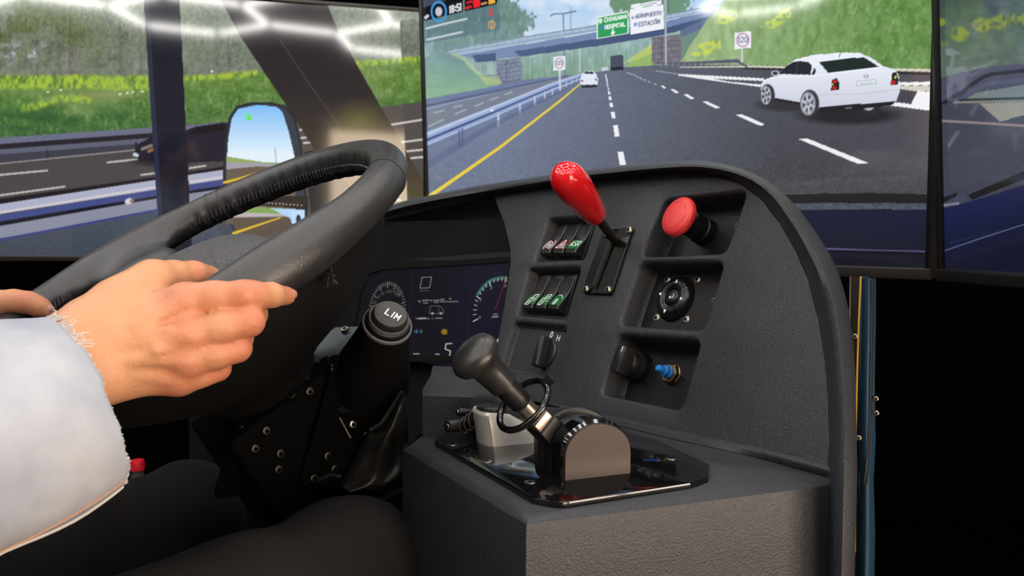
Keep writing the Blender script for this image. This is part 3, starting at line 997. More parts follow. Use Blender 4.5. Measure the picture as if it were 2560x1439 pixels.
# forest
fo = np.clip((215 - Y) / 30, 0, 1)
n1 = vnoise(X, Y, 60, 50, 52, 4)
n2 = vnoise(X, Y, 6, 46, 53, 3)
p.grad(fo, (100, 114, 84), (136, 138, 134), n2 * .8 + n1 * .6 - .2)
n4 = vnoise(X, Y, 22, 18, 58, 4)
p.put(fo * np.clip((n4 - .5) * 5, 0, 1) * np.clip((190 - Y) / 120, 0, 1), (112, 132, 88), .6)
p.put(fo * np.clip((.42 - n4) * 6, 0, 1), (84, 92, 80), .5)
p.grad(fo * np.clip((300 - X) / 160, 0, 1) * np.clip((140 - Y) / 50, 0, 1) * np.clip((n1 - .3) * 4, 0, 1), (68, 82, 40), (96, 108, 62), n2)
p.put(fo * np.clip((90 - Y) / 130, 0, .6), (176, 184, 176))
p.put(np.clip((X - 460) / 60, 0, 1) * fo * .4, (116, 124, 118))
wm = np.clip((vnoise(X, Y, 16, 14, 77, 3) - .52) * 8, 0, 1) * np.clip((130 - X) / 30, 0, 1) * np.clip(1 - np.abs(Y - 130) / 34, 0, 1)
p.put(wm, (196, 192, 214), .8)
for x_, y0, y1, w_ in ((178, 120, 245, 16), (146, 60, 215, 8), (24, 40, 150, 10), (300, 70, 190, 9), (350, 60, 190, 8), (540, 90, 180, 9), (570, 60, 185, 8), (930, 70, 160, 8), (1000, 60, 160, 8)):
    p.line([(x_, y0), (x_ + 3, y1)], w_, (98, 94, 92), .5, soft=5)
n5 = vnoise(X, Y, 5, 7, 59, 3)
p.C = p.C + (fo * (n5 - .5) * 46)[..., None] * np.array([.9, 1.0, .75])
# grass
gm = p.mask([(-700, 195), (0, 190), (380, 188), (460, 190), (640, 180), (900, 150), (1075, 140), (1075, 300), (0, 400), (-700, 440)])
p.grad(gm, (98, 132, 62), (60, 100, 56), (Y - 200) / 150)
p.mottle(gm, 20, 20, 14, 55, 4)
p.mottle(gm, 16, 4, 6, 60, 2)
p.put(gm * np.clip((vnoise(X, Y, 130, 46, 62, 2) - .5) * 5, 0, 1), (142, 160, 104), .4)
n3 = vnoise(X, Y, 8, 14, 56, 3)
p.put(gm * np.clip((n3 - .6) * 6, 0, 1), (148, 176, 104), .45)
p.put(gm * np.clip((Y - 255) / 40, 0, 1) * np.clip((380 - X) / 100, 0, 1) * np.clip((vnoise(X, Y, 90, 40, 57, 3) - .4) * 5, 0, 1), (40, 84, 44), .8)
p.put(gm * np.clip((X - 180) / 50, 0, 1) * np.clip((390 - X) / 120, 0, 1) * np.clip(1 - np.abs(Y - 238) / 18, 0, 1), (150, 150, 96), .6)
for pts, w_ in (([(-200, 200), (60, 205), (190, 205)], 34), ([(190, 202), (290, 208), (380, 205)], 34), ([(455, 198), (560, 190), (640, 182)], 15), ([(890, 160), (980, 152), (1075, 148)], 16), ([(100, 262), (150, 245), (220, 250)], 16), ([(60, 270), (90, 265)], 18)):
    n_ = vnoise(X, Y, 6, 12, 61 + w_, 3)
    before = p.C.copy()
    p.line(pts, w_, (168, 194, 62), .9, soft=9)
    k_ = np.clip((n_ - .3) * 3, 0, 1)[..., None]
    p.C = before * (1 - k_) + p.C * k_
for x_, y_ in ((300, 235), (318, 232), (332, 230), (356, 229), (152, 225), (120, 230), (530, 178)):
    p.ell(x_, y_, 4, 3, (222, 226, 206), .8)
# far rails
p.poly([(-700, 420), (0, 348), (385, 318), (560, 305), (1075, 255), (1075, 320), (560, 392), (385, 405), (0, 420), (-700, 480)], (60, 60, 72))
p.line([(-700, 408), (0, 352), (385, 325), (560, 312), (800, 290)], (18, 9), (104, 108, 132))
p.line([(-700, 424), (0, 366), (385, 338), (560, 324)], 12, (30, 30, 40))
p.line([(-700, 440), (0, 380), (385, 350), (560, 336)], 12, (92, 96, 114))
p.line([(-700, 450), (0, 392), (385, 362), (560, 348)], 8, (58, 60, 72))
for x_, y_ in ((119, 372), (340, 354)):
    p.line([(x_, y_), (x_, y_ + 22)], 3, (30, 30, 36))
# road
p.poly([(-700, 470), (0, 408), (345, 374), (560, 350), (760, 330), (1075, 270), (1075, 480), (800, 470), (560, 428), (400, 450), (0, 512), (-700, 620)], (72, 68, 70))
p.line([(-700, 470), (0, 409), (345, 374)], 3.5, (140, 134, 134))
for q in ([(-60, 443), (0, 437), (118, 426)], [(268, 406), (342, 398)], [(-60, 495), (0, 488), (162, 466)], [(353, 437), (400, 431)], [(474, 420), (514, 414)]):
    p.line(q, 4.6, (188, 182, 180))
# dark car passing
p.ell(400, 405, 66, 10, (36, 34, 38), .8, soft=.6)
p.poly([(337, 392), (336, 378), (345, 360), (378, 342), (440, 334), (490, 316), (560, 306), (640, 318), (640, 400), (420, 408), (350, 402)], (28, 26, 42))
p.poly([(468, 334), (492, 318), (560, 310), (560, 326), (480, 336)], (16, 15, 24))
p.line([(356, 372), (378, 364)], 8, (150, 140, 130), .8)
p.line([(372, 378), (388, 370)], 8, (170, 120, 70), .8)
p.line([(337, 386), (342, 388)], 9, (186, 204, 220))
# near rail
p.line([(-700, 604), (0, 505), (400, 448), (560, 424)], 16, (24, 22, 30))
p.line([(-700, 632), (0, 522), (400, 460), (560, 436)], 24, (172, 174, 198))
p.line([(-700, 640), (0, 531), (400, 466), (560, 442)], 6, (206, 200, 206))
p.line([(-700, 656), (0, 545), (400, 480), (560, 456)], 16, (66, 76, 132))
p.line([(-700, 672), (0, 560), (400, 494), (560, 470)], 13, (22, 22, 34))
p.line([(-700, 698), (0, 580), (400, 510), (560, 486)], 30, (136, 140, 158))
p.line([(-700, 714), (0, 600), (400, 524), (560, 500)], 7, (62, 68, 124))
p.line([(320, 504), (324, 502)], 15, (200, 204, 214))
p.line([(329, 503), (330, 501)], 9, (150, 120, 92))
gm = p.mask([(-700, 716), (0, 604), (400, 528), (560, 504), (1090, 440), (1090, 720), (-700, 900)])
p.grad(gm, (74, 80, 92), (62, 70, 84), (Y - 540) / 110)
p.mottle(gm, 6, 4, 4, 71, 2)
# road and lines between the pillars
p.poly([(700, 300), (1090, 250), (1090, 560), (740, 620)], (84, 78, 76))
for q in ([(748, 300), (762, 298)], [(748, 312), (770, 309)], [(750, 325), (772, 321)], [(752, 345), (785, 341)], [(760, 357), (793, 355)], [(975, 312), (1075, 296)], [(1000, 356), (1075, 346)], [(1015, 378), (1080, 372)], [(1020, 396), (1080, 390)], [(780, 483), (1000, 500)]):
    p.line(q, 5, (216, 208, 204), .9)
p.poly([(760, 380), (900, 350), (920, 480), (1000, 520), (780, 560)], (46, 44, 46))
# sloping front pillar
m = p.poly([(520, -60), (790, -60), (842, 70), (900, 175), (960, 280), (1000, 350), (1040, 420), (1085, 500), (880, 470), (800, 395), (745, 310), (700, 240), (650, 165), (600, 90)], (42, 37, 38))
p.grad(m, (38, 34, 37), (86, 76, 56), (Y - 230) / 260)  # tan reflection of the room painted over the lower pillar
p.line([(700, 100), (780, 220), (845, 310), (860, 370)], 4, (72, 66, 64), .7)
p.put(m * np.clip(1 - np.hypot((X - 900) / 90, (Y - 300) / 60), 0, 1), (118, 118, 58), .7)  # brighter patch of that painted reflection
# upright door pillar
p.poly([(356, -80), (445, -80), (482, 660), (404, 660)], (20, 23, 38))
p.line([(360, -80), (408, 660)], 12, (38, 43, 66))
# wing mirror
fr = [(560, 480), (560, 420), (565, 350), (575, 292), (592, 268), (625, 258), (680, 258), (712, 266), (734, 292), (750, 350), (760, 430), (768, 560), (770, 640), (640, 615), (595, 595), (572, 560)]
p.poly(fr, (54, 60, 72))
p.line(fr[:12], 5, (34, 38, 46))
g1 = [(566, 470), (567, 410), (571, 345), (580, 295), (596, 272), (640, 263), (690, 266), (706, 280), (722, 330), (736, 390), (738, 420), (700, 560), (566, 560)]
m = p.mask(g1)
p.grad(m, (128, 190, 246), (226, 240, 250), (Y - 265) / 120)
p.poly([(566, 391), (600, 396), (650, 404), (738, 410), (738, 520), (566, 520)], (146, 168, 96))
p.poly([(566, 405), (660, 408), (738, 412), (738, 540), (566, 540)], (160, 158, 168))
p.poly([(566, 423), (640, 416), (738, 416), (738, 560), (566, 560)], (106, 92, 80))
p.line([(560, 456), (600, 446), (640, 434), (700, 414)], 6, (222, 182, 52))
p.line([(688, 368), (690, 410)], 2, (120, 140, 160), .8)
p.poly([(609, 283), (627, 281), (627, 300), (609, 300)], (104, 228, 180), .7)
p.ell(623, 294, 6, 7, (120, 222, 60), .9)
p.poly([(560, 490), (770, 490), (770, 525), (700, 516), (600, 512), (560, 512)], (46, 42, 40))
for k in range(14):
    p.ell(636 + k * 9, 505 + k * .6, 2, 2, (190, 180, 164), .9)
g2 = [(574, 530), (620, 516), (700, 520), (760, 526), (764, 600), (700, 610), (640, 605), (592, 585)]
m = p.mask(g2)
p.put(m, (96, 84, 72))
p.put(m * np.clip((545 - Y - (X - 574) * .02) / 3, 0, 1), (186, 180, 184))
p.put(m * np.clip((532 - Y + (X - 600) * .04) / 3, 0, 1), (134, 164, 92))
p.line([(584, 583), (640, 564), (700, 544)], (7, 3), (222, 186, 52))
p.poly([(676, 520), (762, 524), (762, 545), (730, 560), (726, 545)], (178, 214, 246))
p.poly([(726, 526), (762, 526), (762, 575), (734, 560)], (190, 222, 250))
p.ell(746, 548, 6, 12, (50, 54, 66))
p.build("screen", mon_l)

# ------------------------------------------------------------------ picture of the right monitor
p = Pic(OR, UR, VR, 330, 560, (62, 64, 80), 2.0)
X, Y = p.X, p.Y
m = p.mask([(2300, -400), (3400, -900), (3400, 120), (2560, 160), (2345, 200)])
p.grad(m, (52, 72, 66), (88, 104, 94), (Y + 20) / 180)
p.mottle(m, 16, 30, 24, 81, 4)
p.put(m * np.clip((30 - Y) / 30, 0, 1), (52, 66, 70), .7)
for x_, y_, r_ in ((2352, 55, 12), (2400, 85, 22), (2455, 62, 22), (2500, 55, 24), (2548, 48, 20), (2360, 108, 8)):
    n_ = vnoise(X, Y, 10, 12, int(x_), 2)
    p.put(np.clip((1 - np.hypot((X - x_) / (r_ * 1.3), (Y - y_) / r_)) * 3, 0, 1) * np.clip((n_ - .25) * 3, 0, 1), (140, 152, 40), .75)
p.poly([(2340, 196), (2440, 172), (2470, 168), (2560, 158), (3400, 100), (3400, 300), (2340, 235)], (70, 72, 92))
p.poly([(2400, 255), (2440, 232), (2560, 212), (3400, 120), (3400, 280)], (112, 122, 122))
p.line([(2340, 258), (2400, 218), (2450, 182), (2470, 174), (2600, 160), (3400, 80)], 13, (74, 74, 98))
p.line([(2345, 266), (2405, 228), (2455, 194), (2475, 186), (2600, 172), (3400, 96)], 10, (34, 34, 48))
p.line([(2380, 264), (2425, 232), (2465, 210), (2600, 196)], 10, (78, 80, 108))
p.line([(2400, 250), (2600, 244)], 6, (40, 48, 50))
p.line([(2385, 256), (2600, 254)], 4, (128, 128, 120))
p.poly([(2345, 262), (2470, 256), (2600, 256), (3400, 240), (3400, 800), (2345, 800)], (62, 64, 80))
p.poly([(2448, 258), (2600, 254), (2600, 276), (2500, 304)], (142, 140, 130))
p.line([(2340, 301), (2480, 309), (2600, 317), (3400, 370)], 6, (138, 122, 124))
p.mottle(np.clip((Y - 320) / 10, 0, 1), 4, 6, 6, 83, 2)
p.poly([(2340, 500), (2394, 481), (2390, 492), (2340, 515)], (26, 25, 28))
p.poly([(2420, 487), (2600, 410), (2600, 432), (2430, 500)], (26, 25, 28))
p.line([(2350, 514), (2396, 508)], 5, (128, 128, 146))
m = p.poly([(2340, 524), (2390, 514), (2600, 450), (3400, 200), (3400, 900), (2340, 900)], (24, 30, 64))
p.grad(m, (25, 32, 74), (20, 22, 40), (Y - 520 + (X - 2350) * .3) / 160)
p.line([(2345, 632), (2450, 596), (2600, 548)], 2.6, (92, 98, 134))
p.build("screen", mon_r)

# ================================================================== DASHBOARD
# the switch panel faces the driver; its plane was measured from the recess edges
uP = unit(-ray(-56, 689))
bP = unit(Vector((-uP.y, uP.x, 0)))
if bP.y < 0:
    bP = -bP
LEAN = math.radians(23)
vP = UP * math.cos(LEAN) + bP * math.sin(LEAN)
vP = unit(vP - uP * uP.dot(vP))
nP = unit(uP.cross(vP))
oP = at(1700, 740, .93)
PR = (oP, nP)


def PRk(k):
    return (oP + nP * k, nP)


def p2(px, py, k=0.0):
    q = on(px, py, PRk(k)) - oP
    return (q.dot(uP), q.dot(vP))


def w3(xy, k=0.0):
    return oP + uP * xy[0] + vP * xy[1] + nP * k


SHELF_Z = CAMZ - .200
SH = (Vector((0, 0, SHELF_Z)), UP)
dash = thing("dashboard", "black moulded truck dashboard with curved hood and recessed switch panel", "dashboard", (.25, 1.15, 0))

# ---- hood: lip rows running along the dash from behind the wheel to the floor on the right
uH = az(131)
bH = az(41)
vH = unit(UP * math.cos(LEAN) + bH * math.sin(LEAN))
nH = unit(uH.cross(vH))
oH = on(1235, 490, PR)


def rowpt(px, py, k):
    if px < 1235:
        return on(px, py, (oH + nH * k, nH))
    return on(px, py, PRk(k))


inner = [(960, 552), (1040, 532), (1140, 510), (1235, 490), (1400, 462), (1560, 443), (1700, 433), (1780, 438), (1850, 459), (1905, 500), (1950, 560), (1990, 630), (2020, 700), (2045, 800), (2062, 900), (2070, 1000), (2073, 1100), (2068, 1172)]
ridge = [(950, 533), (1030, 512), (1130, 492), (1225, 476), (1400, 447), (1560, 428), (1700, 417), (1785, 421), (1862, 442), (1922, 481), (1972, 545), (2014, 615), (2049, 690), (2076, 790), (2090, 900), (2096, 1000), (2098, 1100), (2092, 1186)]
outer = [(945, 522), (1020, 500), (1125, 478), (1215, 461), (1400, 433), (1560, 412), (1700, 402), (1785, 405), (1866, 426), (1934, 463), (1993, 518), (2046, 590), (2087, 660), (2114, 740), (2130, 830), (2138, 930), (2141, 1050), (2143, 1190)]
NS = 90


def mixrow(a, b, t):
    return [((1 - t) * x0 + t * x1, (1 - t) * y0 + t * y1) for (x0, y0), (x1, y1) in zip(a, b)]


def row3(pxs, k):
    pts = [rowpt(x, y, k) for x, y in pxs]
    return spline(pts, NS)


rows = []
rows.append(row3(inner, 0.0))
rows.append(row3(mixrow(inner, ridge, .35), 0.004))
rows.append(row3(mixrow(inner, ridge, .75), 0.017))
rows.append(row3(ridge, 0.026))
rows.append(row3(mixrow(ridge, outer, .35), 0.026))
rows.append(row3(mixrow(ridge, outer, .75), 0.016))
rows.append(row3(outer, -0.004))
back = np.array(tuple(az(13) + UP * -.22))
rows.append(rows[-1] + back * .05)
rows.append(rows[-2] + back * .16 - np.array([0, 0, .02]))
rows.append(rows[-3] + back * .30 - np.array([0, 0, .10]))
mb = MB()
mb.loft([[V3(q) for q in r] for r in rows], closed=False)
# below the shelf corner the lip runs on straight down to the floor
endr = [V3(r[-1]) for r in rows]
mb.loft([endr, [e - UP * .12 for e in endr], [Vector((e.x, e.y, 0.02)) for e in endr]], closed=False)
mb.build("hood_shell", 'dash', dash, angle=50)

# ---- switch panel with recesses (rings of soft lips sunk into it)
left_b = [(1225, 950), (1240, 880), (1262, 760), (1277, 655), (1276, 620), (1262, 560)]
outline_px = inner[3:] + [(1900, 1129), (1700, 1087), (1560, 1054), (1400, 1018), (1250, 982)] + left_b
outl = [p2(x, y) for x, y in outline_px]
outl = [tuple(q) for q in outl]
RECESS = {
    'stop': ([(1660, 500), (1866, 477), (1812, 631), (1601, 640)], .036, .010),
    'pad': ([(1600, 658), (1808, 655), (1757, 824), (1548, 811)], .030, .010),
    'knobs': ([(1546, 838), (1750, 850), (1702, 1024), (1501, 984)], .034, .010),
    'rock1': ([(1372, 548), (1490, 538), (1462, 646), (1334, 653)], .020, .006),
    'rock2': ([(1322, 672), (1450, 668), (1417, 796), (1291, 786)], .020, .006),
    'key': ([(1286, 806), (1415, 818), (1378, 945), (1250, 922)], .010, .006),
}


def resample(loop, n):
    L = np.array(loop + [loop[0]])
    s = np.r_[0, np.cumsum(np.hypot(*np.diff(L, axis=0).T))]
    u_ = np.linspace(0, s[-1], n, endpoint=False)
    return [(float(np.interp(q, s, L[:, 0])), float(np.interp(q, s, L[:, 1]))) for q in u_]


mb = MB()
holes = {}
fine_out = []
for i in range(len(outl)):
    a, b = outl[i], outl[(i + 1) % len(outl)]
    n_ = max(1, int(math.hypot(b[0] - a[0], b[1] - a[1]) / .012))
    for k in range(n_):
        fine_out.append((a[0] + (b[0] - a[0]) * k / n_, a[1] + (b[1] - a[1]) * k / n_))
vs2 = [Vector(q) for q in fine_out]
es2 = [(i, (i + 1) % len(fine_out)) for i in range(len(fine_out))]
for key, (qd, depth, rad) in RECESS.items():
    q = [p2(x, y) for x, y in qd]
    A = sum(q[i][0] * q[(i + 1) % 4][1] - q[(i + 1) % 4][0] * q[i][1] for i in range(4))
    if A < 0:
        q = q[::-1]
    lp = resample(rounded(q, rad, 6), 64)
    holes[key] = lp
    lip = offset(lp, .0045)
    base = len(vs2)
    vs2 += [Vector(t) for t in lip]
    es2 += [(base + i, base + (i + 1) % 64) for i in range(64)]
    prof = [(.0045, 0), (.0028, -.0006), (.0012, -.0020), (.0, -.0050), (-.0008, -depth * .75), (-.0020, -depth + .002), (-.0042, -depth)]
    rings = [[w3(t, h) for t in offset(lp, o_)] for o_, h in prof]
    mb.loft(rings, True)
    mb.add(rings[-1], [list(range(64))])
res = geometry.delaunay_2d_cdt(vs2, es2, [], 0, 1e-6)
vv, ff = res[0], res[2]
keep = []
for f_ in ff:
    cx_ = sum(vv[i].x for i in f_) / len(f_)
    cy_ = sum(vv[i].y for i in f_) / len(f_)

    def inside(loop):
        r_ = False
        for (x0, y0), (x1, y1) in zip(loop, loop[1:] + loop[:1]):
            if (y0 > cy_) != (y1 > cy_) and cx_ < (x1 - x0) * (cy_ - y0) / (y1 - y0) + x0:
                r_ = not r_
        return r_
    if inside(fine_out) and not any(inside(offset(h_, .0045)) for h_ in holes.values()):
        keep.append(list(f_))
mb.add([w3((v.x, v.y), 0) for v in vv], keep)
swp = mb.build("switch_panel", 'dash', dash, angle=40)
for key in ('stop', 'pad', 'knobs'):
    lp = offset(holes[key], -.0032)
    kd_ = -RECESS[key][1]
    MB().prism(lp, oP, uP, vP, nP, kd_ - .0005, kd_ + .0009).build("insert_plate", 'insert', swp, angle=30)

# ---- instrument cluster set back under the hood
uI = az(131)
bI = az(41)
TI = math.radians(17)
vI = unit(UP * math.cos(TI) + bI * math.sin(TI))
nI = unit(uI.cross(vI))
oI = on(1277, 655, PR) - nI * .018
PI_ = (oI, nI)
disp = [(905, 735), (925, 684), (962, 673), (1040, 668), (1160, 661), (1281, 654), (1256, 893), (1000, 890), (870, 880)]
# hood lining: from the lip down to the display, and the cheek beside it
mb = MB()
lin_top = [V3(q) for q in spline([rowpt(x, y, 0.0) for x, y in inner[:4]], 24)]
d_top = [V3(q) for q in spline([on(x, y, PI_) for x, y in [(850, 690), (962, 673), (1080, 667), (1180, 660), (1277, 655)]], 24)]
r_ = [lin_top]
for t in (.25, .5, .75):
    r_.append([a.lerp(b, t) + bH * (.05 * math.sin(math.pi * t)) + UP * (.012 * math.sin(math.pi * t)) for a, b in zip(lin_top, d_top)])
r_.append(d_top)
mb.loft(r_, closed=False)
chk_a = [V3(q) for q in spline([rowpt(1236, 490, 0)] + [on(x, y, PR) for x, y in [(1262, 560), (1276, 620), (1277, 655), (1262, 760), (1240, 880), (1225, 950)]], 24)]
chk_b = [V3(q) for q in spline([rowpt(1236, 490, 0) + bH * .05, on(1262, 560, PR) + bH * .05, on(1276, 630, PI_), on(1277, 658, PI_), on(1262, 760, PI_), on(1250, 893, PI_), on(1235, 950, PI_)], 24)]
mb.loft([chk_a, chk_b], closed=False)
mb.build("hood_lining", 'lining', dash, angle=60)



def iC(px, py):
    q = on(px, py, PI_) - oI
    return q.dot(uI), q.dot(vI)


xs = [iC(*q)[0] for q in disp]
ys = [iC(*q)[1] for q in disp]
x0_, x1_, y0_, y1_ = min(xs) - .01, max(xs), min(ys), max(ys)
O_ = oI + uI * x0_ + vI * y0_
p = Pic(O_, uI * (x1_ - x0_), vI * (y1_ - y0_), 560, 380, (21, 20, 27))
X, Y = p.X, p.Y
p.grad(np.ones_like(X), (24, 23, 29), (30, 28, 44), (X - 1000) / 260)
p.put(p.mask([(1160, 640), (1300, 640), (1270, 920), (1120, 920)]), (30, 27, 48), .6)
p.line([(1035, 660), (1010, 900)], 2, (44, 40, 62), .8)
p.line([(1185, 655), (1160, 900)], 2, (44, 40, 62), .8)
# speed dial
cx_, cy_ = 968, 775
for k in range(34):
    a_ = math.radians(196 - k * 6.4)
    r0, r1 = (.80, 1.0) if k % 4 == 0 else (.88, 1.0)
    ex, ey = 46, 71
    sh_ = lambda r: (cx_ + ex * r * math.cos(a_) + 4 * r * math.sin(a_), cy_ - ey * r * math.sin(a_))
    p.line([sh_(r0), sh_(r1)], 2.4 if k % 4 == 0 else 1.7, (156, 150, 146), .9)
p.text("100", 966, 732, 14, -1, 1, -7, 1.2, (110, 106, 104))
p.text("120", 983, 733, 14, 0, 1, -7, 1.2, (110, 106, 104))
p.text("80", 952, 737, 8, -1, 1, -7, 1.2, (104, 100, 98))
p.text("140", 988, 740, 11, 1, 1, -7, 1.2, (104, 100, 98))
p.text("60", 941, 746, 8, -1, 1, -7, 1.2, (96, 92, 90))
p.text("40", 932, 760, 8, -1, 1, -7, 1.2, (100, 110, 80))
# rectangle and small rows of figures
p.line([(1055, 693), (1079, 692), (1074, 719), (1050, 720), (1055, 693)], 1.8, (164, 160, 158))
p.line([(1050, 726), (1070, 726)], 3, (92, 90, 92), .8)
for q in ([(1047, 752), (1050, 754)], [(1057, 751), (1071, 750)], [(1077, 751), (1079, 750)], [(1085, 751), (1097, 750)], [(1102, 749), (1109, 748)], [(1124, 746), (1127, 747)]):
    p.line(q, 4.5, (150, 146, 142), .8)
for q in ([(1059, 757), (1069, 757)], [(1086, 756), (1096, 755)], [(1101, 754), (1119, 753)], [(1122, 754), (1145, 753)]):
    p.line(q, 3.2, (150, 146, 142), .8)
# van outline
p.line([(1073, 783), (1076, 765), (1098, 764), (1104, 768), (1109, 777), (1108, 784), (1073, 783)], 1.5, (128, 124, 122))
p.line([(1097, 765), (1096, 783)], 1.4, (110, 106, 104))
p.ell(1081, 783, 3.6, 3.6, (170, 166, 162))
p.ell(1102, 783, 3.6, 3.6, (170, 166, 162))
p.line([(1041, 795), (1042, 796)], 4, (130, 126, 122))
p.line([(1047, 796), (1064, 795)], 5, (164, 160, 156))
p.line([(1066, 796), (1073, 796)], 3, (130, 126, 122))
p.line([(1080, 795), (1081, 796)], 3, (130, 126, 122))
p.line([(1089, 795), (1106, 795)], 2.4, (164, 160, 156))
# tell-tales
p.line([(1035, 827), (1043, 826)], 2, (40, 110, 150))
p.line([(1035, 830), (1043, 830)], 2, (40, 110, 150))
p.ell(1042, 828, 3.5, 5, (50, 130, 176), .8)
p.ell(1053, 828, 4, 5, (70, 110, 80), .9)
p.ell(1111, 829, 5.5, 5.5, (206, 180, 40))
for k in range(8):
    a_ = k * math.pi / 4
    p.line([(1111 + 6 * math.cos(a_), 829 + 6 * math.sin(a_)), (1111 + 9 * math.cos(a_), 829 + 8 * math.sin(a_))], 1.6, (190, 166, 44))
p.line([(1108, 832), (1110, 826), (1112, 832), (1114, 826)], 1.4, (90, 70, 30))
# gear digit
for q in ([(1129, 858), (1115, 859), (1113, 872), (1126, 877), (1124, 889)],):
    p.line(q, 3.6, (196, 190, 184))
p.line([(1034, 884), (1048, 884)], 3, (180, 172, 166))
p.line([(1089, 885), (1098, 885)], 3, (180, 172, 166))
# rev counter
arc = [(1183, 803), (1184, 775), (1190, 745), (1204, 722), (1224, 703), (1248, 695), (1272, 694)]
ap = spline(arc, 80)
p.line([tuple(q) for q in ap[34:76]], 9, (66, 132, 116), .85)
for k, i_ in enumerate((0, 8, 14, 20, 26, 31, 37, 43, 49, 55, 61, 66, 71, 76)):
    q = ap[i_]
    d_ = np.array([1235, 775]) - q
    d_ = d_ / np.linalg.norm(d_)
    L_ = 12 if k in (0, 5, 9, 13) else 7
    p.line([tuple(q), tuple(q + d_ * L_)], 3.2 if L_ > 8 else 2.2, (200, 196, 192))
p.text("0", 1197, 796, 4, 0, .6, -6, 1.2, (164, 160, 158))
p.text("1", 1200, 754, 2.5, 0, .6, -6, 1.2, (150, 146, 146))
p.text("2", 1226, 722, 4, 0, .6, -6, 1.2, (164, 160, 158))
p.text("3", 1261, 717, 4, 0, .6, -6, 1.2, (164, 160, 158))
p.line([(1238, 772), (1246, 752), (1262, 704), (1268, 695)], 2.4, (150, 44, 40), .8)
p.line([(1265, 702), (1270, 694)], 6, (190, 130, 124))
p.line([(1234, 785), (1243, 785)], 3, (150, 146, 146))
p.line([(1231, 792), (1244, 791)], 4.5, (150, 146, 146))
p.line([(1236, 866), (1239, 858)], 4, (200, 196, 190))
p.line([(1241, 854), (1248, 847)], 6, (214, 210, 206))
clus = p.build("instrument_display", dash, rough=.15, gain=.62, spec=.35)
clus["label"] = "dark instrument display with speed dial, van symbol and rev counter"
# trim frame around the display
mb = MB()
fr_o = [oI + uI * a + vI * b + nI * .004 for a, b in [iC(*q) for q in [(858, 905), (893, 730), (915, 676), (962, 660), (1080, 655), (1290, 642), (1262, 905)]]]
fr_i = [oI + uI * a + vI * b + nI * .004 for a, b in [iC(*q) for q in [(876, 889), (905, 735), (924, 686), (964, 674), (1080, 668), (1276, 656), (1253, 891)]]]
fr_b = [q - nI * .006 for q in fr_i]
mb.loft([[q - nI * .012 for q in fr_o], fr_o, fr_i, fr_b], True)
mb.build("display_frame", 'black_matte', dash)
# back plate closing the cluster bay
mb = MB()
mb.box(oI + uI * (x0_ + x1_) / 2 + vI * ((y0_ + y1_) / 2 - .03) - nI * .03, uI, vI, nI, (x1_ - x0_) / 2 + .1, .19, .012)
mb.build("bay_back_plate", 'black_matte', dash)

# ---- step under the cluster
LZ1 = CAMZ - .153
ST = (Vector((0, 0, LZ1)), UP)
a0, a1, a2 = on(1056, 974, ST), on(1190, 980, ST), on(1262, 1000, ST)
b0, b1, b2 = on(1078, 936, ST), on(1200, 944, ST), on(1275, 955, ST)
mb = MB()
fr_ = [V3(q) for q in spline([a0, a1, a2], 12)]
bk_ = [V3(q) for q in spline([b0, b1, b2], 12)]
dirs = [unit(Vector((q.x - w_.x, q.y - w_.y, 0))) for q, w_ in zip(bk_, fr_)]
top2 = [q + UP * .006 + d_ * .010 for q, d_ in zip(bk_, dirs)]
far2 = [q + d_ * .018 + UP * .0 for q, d_ in zip(top2, dirs)]
mb.loft([[q - UP * .09 for q in fr_], [q - UP * .006 for q in fr_], [q + (b - q) * .10 for q, b in zip(fr_, bk_)], bk_, top2, far2], closed=False)
mb.build("lower_step", 'dash', dash, angle=50)
mb = MB()
lft = [fr_[0] - UP * .09, fr_[0], bk_[0], top2[0], far2[0], far2[0] - UP * .2]
mb.add(lft, [list(range(6))])
mb.build("step_cheek", 'dash_smooth', dash)

# ---- console: shelf carrying the shifter, with its side walls down to the floor
cornerF = on(1326, 1286, SH)
cornerR = on(2090, 1190, SH)
cornerL = on(1026, 1112, SH)
backL = on(1092, 1060, SH)
backM = on(1400, 1019, SH)
backC = on(1560, 1055, SH)
backR = on(2068, 1172, SH)
mb = MB()
mb.add([cornerF, cornerR, backR, on(1900, 1129, SH), on(1700, 1087, SH), backC, backM, on(1250, 1000, SH), backL, cornerL], [list(range(10))])
# rounded edge rows along left and front edges
edge = [cornerL, cornerF, cornerR]
nl = unit((cornerL - cornerF).cross(UP))
if nl.x > 0:
    nl = -nl
nf = unit((cornerR - cornerF).cross(UP))
if nf.y > 0:
    nf = -nf
nb = unit(nl + nf)
seg_t = [cornerL + (cornerF - cornerL) * (k / 10) for k in range(10)] + [cornerF + (cornerR - cornerF) * (k / 14) for k in range(15)]
seg_n = [nl] * 10 + [nb * 1.15] + [nf] * 14
rows_ = []
for o_, h_ in ((0, 0), (.0035, -.0012), (.0068, -.0045), (.008, -.010), (.0085, -.05), (.010, -.16)):
    rows_.append([q + n_ * o_ + UP * h_ for q, n_ in zip(seg_t, seg_n)])
lowz = []
for q, n_, k in zip(seg_t, seg_n, range(25)):
    lowz.append(Vector((q.x, q.y, .02)) + n_ * .012)
# the left wall tapers inwards below
for k in range(10):
    f_ = 1 - k / 10
    lowz[k] = Vector((seg_t[k].x, seg_t[k].y, .02)) - nl * (.10 * f_) + nf * (.02)
mid_ = []
for k, (q, n_) in enumerate(zip(seg_t, seg_n)):
    f_ = max(0, 1 - k / 10)
    mid_.append(q + n_ * .010 + UP * (-.19 if k < 10 else -.26) - (nl * 0 if k < 10 else Vector()))
rows_.append(mid_)
rows_.append(lowz)
mb.loft(rows_, closed=False)
